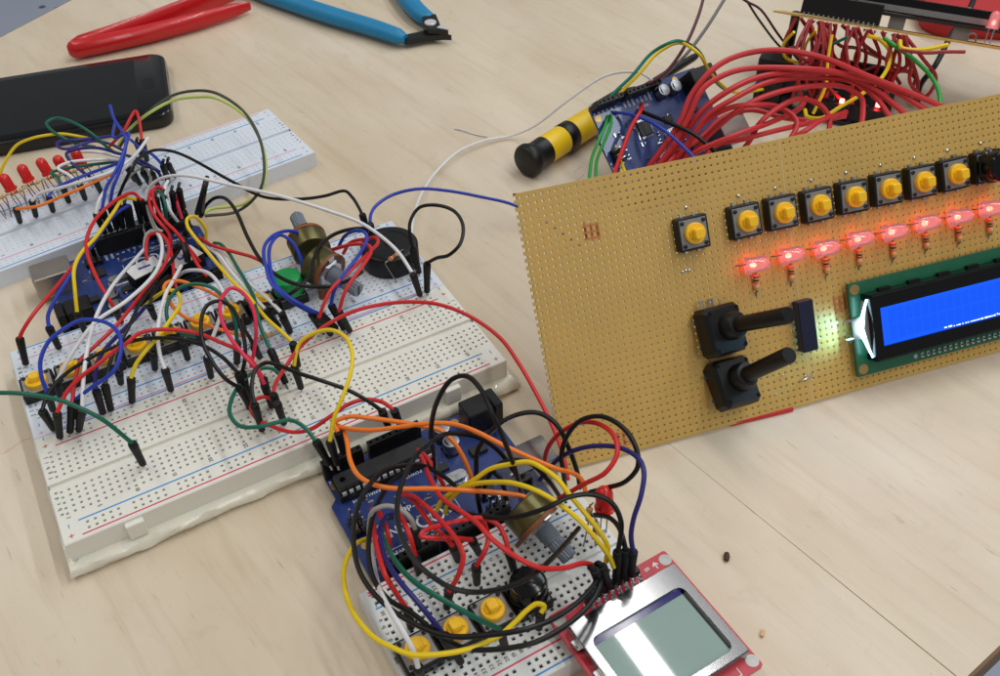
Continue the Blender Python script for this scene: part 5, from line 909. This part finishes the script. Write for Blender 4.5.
('jumper_wire','orange','orange jumper wire draped across the big chip to the knob','jumper wires on the small breadboard',0.8,[(10.9,-31.6,24.0),(12.3,-35.7,25.1),(11.1,-43.3,26.7),(8.4,-52.9,28.5),(7.9,-60.9,29.8),(10.3,-67.5,30.8),(15.1,-73.1,31.7),(24.8,-79.1,31.9),(32.9,-83.8,31.1),(41.3,-88.1,29.4),(46.9,-90.9,27.7),(51.0,-93.3,26.1),(52.4,-95.9,25.0),(52.2,-98.1,24.0)],[]),
('jumper_wire','yellow','upper yellow jumper wire arching down to the screen plugs','jumper wires on the small breadboard',0.8,[(27.2,-75.8,14.0),(29.6,-76.4,19.6),(33.1,-79.4,25.5),(38.5,-83.5,32.6),(43.0,-85.5,37.0),(48.1,-89.8,40.8),(52.3,-93.1,42.7),(54.6,-98.6,43.7),(56.1,-104.3,43.7),(56.6,-110.0,42.5),(58.2,-116.0,39.5),(60.4,-121.0,34.5),(61.4,-123.9,30.2),(60.1,-125.7,25.0)],[]),
('jumper_wire','yellow','lower yellow jumper wire arching down to the screen plugs','jumper wires on the small breadboard',0.8,[(29.6,-77.7,14.0),(31.5,-78.5,20.7),(34.8,-81.3,27.5),(37.7,-85.0,32.4),(42.0,-92.4,38.7),(44.4,-96.7,41.5),(47.5,-103.4,44.1),(50.8,-111.0,44.7),(54.2,-118.2,42.0),(57.5,-123.7,35.9),(60.3,-127.1,28.8),(61.1,-128.3,25.0)],[]),
('jumper_wire','yellow','yellow jumper wire in a big loop round the left end of the small board','jumper wires on the small breadboard',0.8,[(4.7,-71.2,10.0),(0.0,-73.0,12.9),(-4.3,-77.4,15.8),(-8.4,-84.1,18.9),(-11.3,-92.9,22.2),(-12.5,-101.0,24.9),(-12.3,-108.4,27.1),(-10.9,-115.5,28.9),(-8.3,-120.9,30.2),(-4.9,-125.8,31.0),(-0.8,-128.7,31.3),(8.5,-132.1,30.7),(18.8,-132.2,28.5),(26.1,-129.6,26.2),(31.6,-127.0,24.0),(35.7,-125.9,22.4),(37.5,-127.0,21.2),(35.9,-127.8,20.0)],[((35.8,-126.9,10.0),(35.9,-127.8,20.0))]),
('jumper_wire','grey','light grey jumper wire in a small arch into the near header','jumper wires on the small breadboard',0.8,[(3.2,-76.7,12.0),(3.7,-76.8,22.2),(6.2,-75.3,28.1),(8.8,-76.0,29.7),(11.5,-77.6,30.3),(14.4,-80.7,29.4),(15.8,-83.1,27.0),(16.1,-84.6,23.4)],[((16.9,-82.8,10.0),(16.1,-84.6,23.4))]),
('jumper_wire','white','whitish jumper wire passing over the first yellow button','jumper wires on the small breadboard',0.8,[(4.5,-75.1,14.0),(0.2,-87.6,22.3),(-3.6,-103.2,30.5),(-4.2,-112.7,32.9),(-3.8,-118.8,32.2),(-3.2,-123.8,28.3),(-3.4,-126.4,23.2)],[((-2.1,-123.9,10.0),(-3.4,-126.4,23.2))]),
('jumper_wire','navy','dark blue jumper wire running between two yellow buttons','jumper wires on the small breadboard',0.8,[(15.5,-69.8,14.0),(11.1,-72.8,19.1),(6.7,-79.4,24.3),(3.0,-90.3,30.6),(1.3,-100.8,35.3),(1.5,-109.3,37.4),(2.8,-115.5,36.8),(4.6,-120.7,32.9),(6.5,-123.7,27.5)],[((10.3,-124.7,10.0),(6.5,-123.7,27.5))]),
('jumper_wire','green','dark green jumper wire running over the third yellow button','jumper wires on the small breadboard',0.8,[(13.9,-69.9,13.0),(10.3,-72.3,16.8),(6.9,-79.5,21.6),(4.8,-90.8,27.9),(4.4,-103.3,33.6),(5.8,-111.2,36.1),(8.9,-117.7,36.4),(15.5,-125.0,31.4),(22.0,-127.9,23.3)],[((23.9,-127.1,10.0),(22.0,-127.9,23.3))]),
('jumper_wire','red','red jumper wire in a round loop above the red lamp','jumper wires on the small breadboard',0.8,[(67.5,-79.7,10.0),(66.5,-80.4,21.2),(67.4,-81.3,28.9),(70.0,-83.7,36.3),(74.4,-88.7,43.8),(77.1,-94.6,47.3),(77.4,-102.2,49.1),(74.3,-108.3,48.8),(69.0,-110.5,46.0),(63.9,-106.8,39.4),(60.0,-101.0,28.9),(57.9,-96.2,20.0)],[]),
('jumper_wire','black','black jumper wire in a round loop against the brown panel','jumper wires on the small breadboard',0.8,[(68.5,-90.7,14.0),(66.9,-90.8,26.8),(66.5,-90.1,33.5),(68.7,-89.6,41.5),(73.3,-90.3,47.1),(78.0,-94.6,50.3),(80.5,-101.8,51.0),(80.9,-108.2,48.9),(79.4,-112.5,44.4),(76.2,-111.6,38.1),(73.8,-105.1,28.9),(72.7,-98.5,20.0)],[]),
('jumper_wire','navy','dark blue jumper wire arching to the outermost screen plug','jumper wires on the small breadboard',0.8,[(62.8,-83.3,16.0),(65.0,-86.4,25.4),(68.1,-90.4,33.8),(72.2,-97.3,42.2),(76.7,-106.5,48.3),(78.2,-113.5,49.9),(76.6,-118.6,49.9),(72.0,-123.8,47.5),(68.1,-126.4,42.6),(66.5,-128.0,37.2),(66.6,-129.6,31.0)],[((67.2,-129.5,17.5),(66.6,-129.6,31.0))]),
('jumper_wire','black','long black jumper wire passing under the yellow pair to the screen','jumper wires on the small breadboard',0.8,[(31.2,-70.8,12.0),(31.4,-84.3,21.7),(33.8,-95.1,30.2),(37.2,-103.7,37.1),(41.6,-109.1,42.0),(47.6,-112.1,45.2),(54.3,-112.9,46.4),(61.0,-115.1,45.6),(65.4,-119.1,43.1),(65.8,-123.6,39.3),(64.0,-126.3,34.4),(62.8,-127.3,30.9)],[((62.2,-128.7,17.5),(62.8,-127.3,30.9))]),
('jumper_wire','black','short black jumper wire from the resistor row to the screen','jumper wires on the small breadboard',0.8,[(67.9,-104.6,18.0),(67.7,-109.6,24.1),(67.7,-116.1,30.4),(66.5,-122.7,33.6),(65.0,-128.3,31.0)],[((64.7,-128.9,17.5),(65.0,-128.3,31.0))]),
('jumper_wire','black','black jumper wire plugged through the board near the round button','jumper wires on the small breadboard',0.8,[(49.8,-83.5,14.0),(49.3,-80.1,22.3),(47.1,-76.1,23.6),(41.6,-79.0,19.8),(41.4,-80.0,9.0)],[]),
('jumper_wire','black','black jumper wire hooked over the middle of the blue board','jumper wires on the small breadboard',0.8,[(44.9,-76.3,9.0),(45.7,-77.0,19.2),(49.5,-78.0,26.2),(53.8,-80.4,29.2),(58.2,-84.4,29.2),(61.9,-89.7,23.6),(65.7,-91.5,14.0)],[]),
('jumper_wire','black','black plug socket of the screen header, lowest two','jumper wires on the small breadboard',0.8,[(56.0,-129.1,30.6),(55.5,-128.1,31.3),(55.1,-127.3,30.0)],[((59.0,-129.6,17.5),(56.0,-129.1,30.6))]),
('jumper_wire','black','black plug socket of the screen header, lowest two','jumper wires on the small breadboard',0.8,[(53.4,-129.2,30.7),(53.0,-128.2,31.3),(52.6,-127.4,30.0)],[((56.3,-129.2,17.5),(53.4,-129.2,30.7))]),
('hookup_wire','white','thin white wire lying across the bare wood to the far blue board','hook-up wires behind the brown panel',0.65,[(75.4,34.9,18.0),(80.1,49.9,19.2),(85.9,61.9,19.4),(95.7,78.9,14.7),(107.1,95.4,10.0),(125.0,115.7,4.0),(143.9,126.7,3.3),(160.4,128.9,2.6),(173.0,126.7,2.1),(182.3,119.0,8.5),(197.8,112.1,21.7),(213.4,106.3,32.8),(218.8,102.9,35.6),(222.6,97.3,38.2),(224.8,88.1,41.2),(222.5,75.5,44.0)],[]),
('hookup_wire','teal','teal wire arching high from the far blue board','hook-up wires behind the brown panel',0.8,[(198.2,76.8,40.0),(202.6,77.5,42.6),(211.9,77.6,48.2),(224.4,79.9,55.5),(232.0,75.3,61.0),(244.8,80.1,55.1),(261.0,86.6,42.1),(271.6,88.5,26.1),(281.9,88.4,15.6),(303.0,94.6,4.0)],[]),
('hookup_wire','yellow','yellow wire arching beside the teal one','hook-up wires behind the brown panel',0.8,[(201.1,76.0,40.0),(206.3,77.1,42.2),(217.4,79.4,46.8),(230.8,83.3,52.3),(239.5,79.8,56.6),(240.8,66.2,57.0),(252.9,68.4,41.7),(270.3,71.0,26.1),(295.1,79.0,15.0),(324.6,91.5,4.0)],[]),
('hookup_wire','plum','plum wire rising out of the far blue board','hook-up wires behind the brown panel',0.8,[(220.9,76.3,42.0),(228.6,73.8,46.7),(243.1,78.6,54.6),(257.0,87.8,62.0),(264.7,94.5,66.2),(271.6,101.6,70.0)],[]),
('hookup_wire','darkgrey','grey wire rising out of the far blue board','hook-up wires behind the brown panel',0.8,[(228.1,76.4,42.0),(242.9,77.5,50.0),(257.6,82.2,57.5),(274.2,89.9,65.7),(283.2,94.3,70.0)],[]),
('hookup_wire','plum','dark plum wire coming down to the far raised panel','hook-up wires behind the brown panel',0.65,[(294.6,105.7,60.0),(302.9,106.0,52.6),(318.8,108.5,42.2),(330.5,105.1,27.5),(339.9,102.0,16.2),(347.1,99.6,8.0)],[]),
('hookup_wire','charcoal','charcoal wire crossing the bare wood to the far raised panel','hook-up wires behind the brown panel',0.65,[(296.3,104.6,60.0),(305.8,107.5,51.3),(318.7,110.4,37.5),(337.5,113.1,18.1),(348.4,114.3,8.0)],[]),
('hookup_wire','brightgreen','bright green wire, left of the pair at the far blue board corner','hook-up wires behind the brown panel',0.8,[(196.8,80.4,30.0),(199.7,79.7,30.6),(193.7,71.0,31.4),(185.0,64.5,27.9),(179.7,61.2,22.7),(174.2,54.9,16.0)],[]),
('hookup_wire','brightgreen','bright green wire, right of the pair at the far blue board corner','hook-up wires behind the brown panel',0.8,[(195.4,80.2,30.0),(200.2,78.7,30.9),(195.4,69.3,31.8),(186.9,63.1,26.4),(181.6,59.8,21.8),(176.9,53.3,16.0)],[]),
('hookup_wire','red','red wire hanging down in front of the far blue board chip','hook-up wires behind the brown panel',1.0,[(219.1,82.1,30.0),(218.3,76.1,31.5),(209.9,67.2,33.7),(203.4,63.5,31.1),(192.6,55.5,24.8),(181.6,47.0,18.0)],[]),
('hookup_wire','blue','blue wire crossing the far blue board','hook-up wires behind the brown panel',0.8,[(200.5,78.5,32.0),(207.4,69.3,32.9),(210.8,52.5,33.9),(214.8,42.6,29.9),(217.0,33.5,26.0),(217.7,28.9,24.0)],[]),
('hookup_wire','black','black wire crossing the far blue board','hook-up wires behind the brown panel',1.0,[(214.0,70.2,32.0),(218.1,52.2,33.4),(223.0,40.9,31.8),(227.9,31.2,26.2),(228.9,26.8,24.0)],[]),
('hookup_wire','yellow','short yellow wire at the near end of the far blue board','hook-up wires behind the brown panel',0.8,[(194.3,74.8,26.0),(194.5,72.4,24.9),(195.6,64.3,21.2),(192.7,52.9,16.3),(191.5,47.8,14.0)],[]),
('hookup_wire','thickred','outermost red wire of the arching bundle','red wires arching behind the panel',1.4,[(205.5,51.0,14.0),(214.3,51.0,23.8),(222.5,51.8,33.3),(230.2,55.2,43.0),(240.9,55.7,52.5),(258.2,57.7,54.5),(273.2,50.1,56.7),(292.3,38.7,52.9),(312.0,26.4,43.6),(331.8,13.6,34.3),(348.8,1.1,26.0)],[]),
('hookup_wire','thickred','second red wire of the arching bundle','red wires arching behind the panel',1.4,[(207.3,47.9,14.0),(215.9,47.6,24.0),(225.2,49.6,35.7),(233.5,52.0,46.7),(243.7,52.2,50.3),(256.2,49.6,52.0),(280.4,35.5,51.6),(307.1,31.1,42.9),(324.3,22.2,35.7),(339.2,4.9,26.0)],[]),
('hookup_wire','thickred','third red wire of the arching bundle','red wires arching behind the panel',1.4,[(213.0,48.4,14.0),(223.5,49.0,27.4),(232.0,47.7,38.8),(243.7,44.3,47.3),(260.4,43.4,49.6),(282.7,37.2,48.6),(307.3,34.8,41.1),(318.4,26.2,35.5),(326.9,6.0,26.0)],[]),
('hookup_wire','thickred','fourth red wire of the arching bundle','red wires arching behind the panel',1.3,[(213.6,46.0,14.0),(224.0,44.9,26.6),(232.2,44.6,37.1),(242.3,40.6,44.4),(264.0,40.6,47.2),(293.9,37.2,42.3),(314.7,32.5,35.8),(319.2,21.5,31.0),(317.2,7.6,26.0)],[]),
('hookup_wire','thickred','fifth red wire of the arching bundle','red wires arching behind the panel',1.3,[(227.8,47.4,14.0),(235.9,44.8,26.1),(247.8,37.1,41.3),(264.0,35.7,43.8),(287.8,34.5,41.1),(307.4,33.0,35.5),(312.8,26.0,31.8),(308.3,19.4,29.4),(300.4,11.6,26.0)],[]),
('hookup_wire','thickred','sixth red wire, dropping in a short hook','red wires arching behind the panel',1.3,[(223.4,48.0,14.0),(230.4,46.4,31.4),(242.5,41.2,39.8),(251.3,35.1,41.7),(266.6,34.5,36.3),(272.3,29.4,32.3),(271.3,24.9,30.0),(260.0,19.6,24.0)],[]),
('hookup_wire','thickred','seventh red wire, dropping in a tighter hook','red wires arching behind the panel',1.3,[(249.1,37.4,14.0),(251.1,33.7,22.7),(253.0,30.9,33.8),(266.5,32.7,37.7),(282.0,34.8,35.7),(291.6,31.5,31.2),(292.4,25.1,27.6),(287.7,19.1,24.0)],[]),
('hookup_wire','thickred','eighth red wire, lying low towards the panel','red wires arching behind the panel',1.3,[(214.2,43.7,14.0),(221.9,34.8,27.4),(236.0,27.8,34.5),(261.7,31.8,31.2),(288.6,40.7,25.9),(300.4,48.7,24.0)],[]),
('hookup_wire','thickred','ninth red wire, lying low towards the panel','red wires arching behind the panel',1.3,[(265.2,32.7,14.0),(263.3,21.1,25.9),(269.1,17.5,31.3),(285.0,22.7,29.5),(302.6,26.9,25.2),(307.7,28.3,24.0)],[]),
('hookup_wire','thickred','tenth red wire, lowest of the bundle','red wires arching behind the panel',1.3,[(228.1,40.1,14.0),(237.8,42.1,20.3),(246.2,31.9,26.9),(260.0,27.3,29.2),(288.5,26.6,25.9),(304.6,25.8,24.0)],[]),
('hookup_wire','thickred','eleventh red wire, crossing the others','red wires arching behind the panel',1.3,[(204.7,43.6,14.0),(217.6,46.7,19.0),(232.3,47.3,23.8),(250.6,53.8,25.5),(268.1,52.2,25.4),(277.8,39.0,24.5),(285.9,33.0,24.0)],[]),
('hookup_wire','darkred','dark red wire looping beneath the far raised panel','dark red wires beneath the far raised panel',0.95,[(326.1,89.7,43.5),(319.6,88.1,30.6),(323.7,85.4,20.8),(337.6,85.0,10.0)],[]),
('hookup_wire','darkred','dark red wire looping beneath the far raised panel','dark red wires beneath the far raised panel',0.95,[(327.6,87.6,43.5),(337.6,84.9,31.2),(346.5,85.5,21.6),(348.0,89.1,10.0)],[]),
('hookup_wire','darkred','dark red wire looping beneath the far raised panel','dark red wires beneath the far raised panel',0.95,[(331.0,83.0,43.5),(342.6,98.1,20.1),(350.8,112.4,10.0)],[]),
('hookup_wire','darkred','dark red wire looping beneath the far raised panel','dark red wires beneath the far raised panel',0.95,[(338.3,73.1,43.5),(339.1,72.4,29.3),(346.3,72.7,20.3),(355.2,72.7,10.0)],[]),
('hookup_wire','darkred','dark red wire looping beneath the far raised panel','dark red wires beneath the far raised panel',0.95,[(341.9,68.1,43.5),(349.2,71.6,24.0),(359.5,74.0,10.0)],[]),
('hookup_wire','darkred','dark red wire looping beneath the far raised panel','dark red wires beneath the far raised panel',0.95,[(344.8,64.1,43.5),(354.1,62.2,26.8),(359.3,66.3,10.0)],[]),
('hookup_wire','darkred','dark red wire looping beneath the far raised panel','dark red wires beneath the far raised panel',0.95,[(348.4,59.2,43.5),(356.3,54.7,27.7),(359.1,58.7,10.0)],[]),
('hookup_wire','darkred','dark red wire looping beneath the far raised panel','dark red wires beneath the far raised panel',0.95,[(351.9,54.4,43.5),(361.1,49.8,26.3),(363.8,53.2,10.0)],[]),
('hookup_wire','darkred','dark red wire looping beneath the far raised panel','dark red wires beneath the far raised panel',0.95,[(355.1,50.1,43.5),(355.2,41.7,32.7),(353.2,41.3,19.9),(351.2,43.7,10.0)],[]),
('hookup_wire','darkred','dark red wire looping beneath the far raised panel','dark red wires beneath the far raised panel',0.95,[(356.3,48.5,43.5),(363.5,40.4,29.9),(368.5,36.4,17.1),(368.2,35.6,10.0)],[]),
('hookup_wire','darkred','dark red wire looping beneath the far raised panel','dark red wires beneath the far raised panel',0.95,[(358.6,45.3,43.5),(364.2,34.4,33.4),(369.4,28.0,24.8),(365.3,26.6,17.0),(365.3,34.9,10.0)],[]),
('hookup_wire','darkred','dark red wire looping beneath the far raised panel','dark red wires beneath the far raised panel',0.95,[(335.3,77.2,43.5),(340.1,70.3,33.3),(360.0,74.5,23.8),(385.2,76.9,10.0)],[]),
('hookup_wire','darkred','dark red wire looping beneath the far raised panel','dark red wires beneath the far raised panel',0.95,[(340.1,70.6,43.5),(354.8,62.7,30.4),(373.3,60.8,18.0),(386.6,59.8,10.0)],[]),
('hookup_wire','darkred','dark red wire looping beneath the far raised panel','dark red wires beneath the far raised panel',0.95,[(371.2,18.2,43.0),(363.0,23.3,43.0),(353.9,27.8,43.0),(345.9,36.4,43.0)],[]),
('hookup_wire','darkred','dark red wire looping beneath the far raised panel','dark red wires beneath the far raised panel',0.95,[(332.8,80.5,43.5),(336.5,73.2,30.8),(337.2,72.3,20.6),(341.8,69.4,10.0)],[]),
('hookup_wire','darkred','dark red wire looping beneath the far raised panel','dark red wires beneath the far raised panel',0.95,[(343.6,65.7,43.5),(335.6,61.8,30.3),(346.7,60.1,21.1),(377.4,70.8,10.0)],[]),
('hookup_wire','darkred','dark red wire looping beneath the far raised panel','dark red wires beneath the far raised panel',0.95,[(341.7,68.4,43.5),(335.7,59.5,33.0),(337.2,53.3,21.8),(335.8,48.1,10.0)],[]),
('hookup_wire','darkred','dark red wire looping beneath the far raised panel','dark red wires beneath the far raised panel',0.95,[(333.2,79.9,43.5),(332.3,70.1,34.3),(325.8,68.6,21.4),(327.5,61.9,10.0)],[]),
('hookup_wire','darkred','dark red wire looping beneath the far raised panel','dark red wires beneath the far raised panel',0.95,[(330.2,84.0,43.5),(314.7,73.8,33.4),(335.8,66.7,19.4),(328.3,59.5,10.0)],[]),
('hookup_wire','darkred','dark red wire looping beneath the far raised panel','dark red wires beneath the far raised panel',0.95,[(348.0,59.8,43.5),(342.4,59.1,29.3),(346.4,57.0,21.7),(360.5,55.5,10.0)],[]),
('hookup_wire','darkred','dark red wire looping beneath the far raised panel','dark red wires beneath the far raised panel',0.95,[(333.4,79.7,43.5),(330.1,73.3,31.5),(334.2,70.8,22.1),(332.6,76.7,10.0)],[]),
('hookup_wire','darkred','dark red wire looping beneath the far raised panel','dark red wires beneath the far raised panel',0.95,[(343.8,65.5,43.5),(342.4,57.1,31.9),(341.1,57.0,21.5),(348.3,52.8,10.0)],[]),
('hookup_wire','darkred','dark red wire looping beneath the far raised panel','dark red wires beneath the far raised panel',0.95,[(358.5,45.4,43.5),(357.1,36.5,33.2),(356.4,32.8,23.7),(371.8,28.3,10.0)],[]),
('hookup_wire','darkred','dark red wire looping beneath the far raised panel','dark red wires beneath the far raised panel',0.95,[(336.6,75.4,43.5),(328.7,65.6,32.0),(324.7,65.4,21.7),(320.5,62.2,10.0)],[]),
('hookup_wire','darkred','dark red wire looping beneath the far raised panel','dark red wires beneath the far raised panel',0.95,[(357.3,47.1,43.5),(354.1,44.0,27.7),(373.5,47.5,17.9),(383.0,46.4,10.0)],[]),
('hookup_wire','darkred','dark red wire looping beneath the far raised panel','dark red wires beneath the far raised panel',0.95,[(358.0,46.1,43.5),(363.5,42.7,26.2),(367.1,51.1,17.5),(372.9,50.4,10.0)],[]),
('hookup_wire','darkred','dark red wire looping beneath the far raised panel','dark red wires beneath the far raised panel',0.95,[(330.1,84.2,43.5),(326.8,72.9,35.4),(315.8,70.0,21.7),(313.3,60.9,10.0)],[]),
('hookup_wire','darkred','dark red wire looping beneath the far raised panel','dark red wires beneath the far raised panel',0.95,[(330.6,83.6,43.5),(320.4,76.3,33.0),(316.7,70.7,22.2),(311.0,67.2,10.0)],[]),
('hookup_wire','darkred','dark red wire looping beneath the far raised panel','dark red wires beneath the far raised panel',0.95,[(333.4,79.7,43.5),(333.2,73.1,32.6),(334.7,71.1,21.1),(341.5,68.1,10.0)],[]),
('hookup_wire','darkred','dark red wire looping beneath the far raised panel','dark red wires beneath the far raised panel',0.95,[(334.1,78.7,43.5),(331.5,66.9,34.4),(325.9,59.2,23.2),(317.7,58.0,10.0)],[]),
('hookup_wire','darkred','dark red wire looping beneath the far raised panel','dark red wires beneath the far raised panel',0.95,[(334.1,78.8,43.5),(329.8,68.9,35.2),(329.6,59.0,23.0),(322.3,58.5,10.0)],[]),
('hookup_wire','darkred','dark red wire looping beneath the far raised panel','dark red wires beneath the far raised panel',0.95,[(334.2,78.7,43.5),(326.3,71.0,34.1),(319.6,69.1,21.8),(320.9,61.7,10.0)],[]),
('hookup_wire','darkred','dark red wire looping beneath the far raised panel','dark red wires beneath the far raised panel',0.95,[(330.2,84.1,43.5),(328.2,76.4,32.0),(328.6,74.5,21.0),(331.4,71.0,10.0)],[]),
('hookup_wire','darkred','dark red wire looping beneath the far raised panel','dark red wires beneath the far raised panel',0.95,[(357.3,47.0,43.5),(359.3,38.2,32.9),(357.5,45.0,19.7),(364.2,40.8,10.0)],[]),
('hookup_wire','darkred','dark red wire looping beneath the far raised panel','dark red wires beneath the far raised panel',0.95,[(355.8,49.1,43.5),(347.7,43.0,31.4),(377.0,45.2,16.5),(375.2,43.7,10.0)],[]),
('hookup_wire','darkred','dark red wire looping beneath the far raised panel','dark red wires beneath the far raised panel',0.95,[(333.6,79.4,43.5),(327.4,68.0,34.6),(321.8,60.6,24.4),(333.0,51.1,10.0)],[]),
('hookup_wire','yellow','yellow wire curling from the far raised panel to the glowing lamps','hook-up wires behind the brown panel',1.0,[(344.4,56.3,42.5),(351.6,54.1,39.4),(352.9,48.1,36.0),(347.6,41.7,32.6),(338.7,37.7,28.0),(328.7,38.3,22.8),(317.0,40.2,18.0),(307.2,41.6,14.1),(305.4,49.0,11.4),(310.8,56.7,10.0)],[]),
('hookup_wire','yellow','yellow wire hanging from the left end of the far raised panel','hook-up wires behind the brown panel',0.8,[(326.8,75.2,42.5),(327.9,80.8,32.1),(328.6,82.9,20.6),(320.2,85.5,24.1),(317.1,86.4,31.4),(316.5,80.2,42.0)],[]),
('hookup_wire','yellow','yellow wire running down beside the dark module','hook-up wires behind the brown panel',0.8,[(329.8,66.8,42.5),(324.6,61.2,32.5),(320.1,54.9,22.6),(314.6,52.5,14.4),(311.5,51.5,10.0)],[]),
('hookup_wire','yellow','yellow wire bent flat along the underside of the far raised panel','hook-up wires behind the brown panel',1.1,[(353.9,43.9,42.5),(350.3,38.9,41.8),(356.8,33.1,41.5),(369.9,27.7,43.0)],[]),
('hookup_wire','teal','teal wire slanting beneath the far raised panel','hook-up wires behind the brown panel',0.8,[(335.0,60.9,42.5),(332.1,68.4,35.2),(327.1,74.0,27.3),(323.5,77.7,22.0)],[]),
('hookup_wire','brightgreen','bright green wire arching from the far raised panel to the brown panel','hook-up wires behind the brown panel',1.1,[(349.6,50.5,42.5),(351.9,44.4,40.1),(355.7,35.4,36.4),(357.7,23.9,31.7),(354.9,14.1,27.7),(347.9,5.7,24.0)],[]),
('hookup_wire','black','thick black cable hanging under the far raised panel','hook-up wires behind the brown panel',1.6,[(457.1,80.0,30.0),(444.7,72.2,26.5),(423.0,63.4,20.1),(399.2,51.2,12.8),(383.8,45.7,7.7),(373.7,37.1,4.0)],[]),
]

ends_mesh = {}
def plug(parent, base, top):
    base, top = Vector(base), Vector(top); L = (top - base).length; d = (top - base).normalized(); F = frame(base, d)
    pl = part('plug', MB().lathe([(1.0, 0), (1.25, .25), (1.35, L * .45), (1.55, L * .8), (1.6, L - .6), (1.3, L), (.9, L)], 10, F), 'plug_black', parent)
    part('pin', MB().box((0, 0, -1.6), (.6, .6, 3.4), F), 'solder', pl)
for (nm, colr, lab, grp, r, pts, ends) in WIRES:
    o0 = Vector(ends[0][0]) if ends else Vector(min((pts[0], pts[-1]), key=lambda p: p[2]))
    if not ends:
        t = part(nm, MB().tube([p - o0 for p in spline(pts, 6)], r, 8), 'wire_' + colr); t.location = o0 * K; tag(t, lab, 'wire', grp); continue
    t = thing(nm, lab, 'wire', o0, 0, grp)
    part('cable', MB().tube([p - o0 for p in spline(pts, 6)], r, 8), 'wire_' + colr, t)
    for b, q in ends: plug(t, Vector(b) - o0, Vector(q) - o0)
bpy.context.view_layer.update()
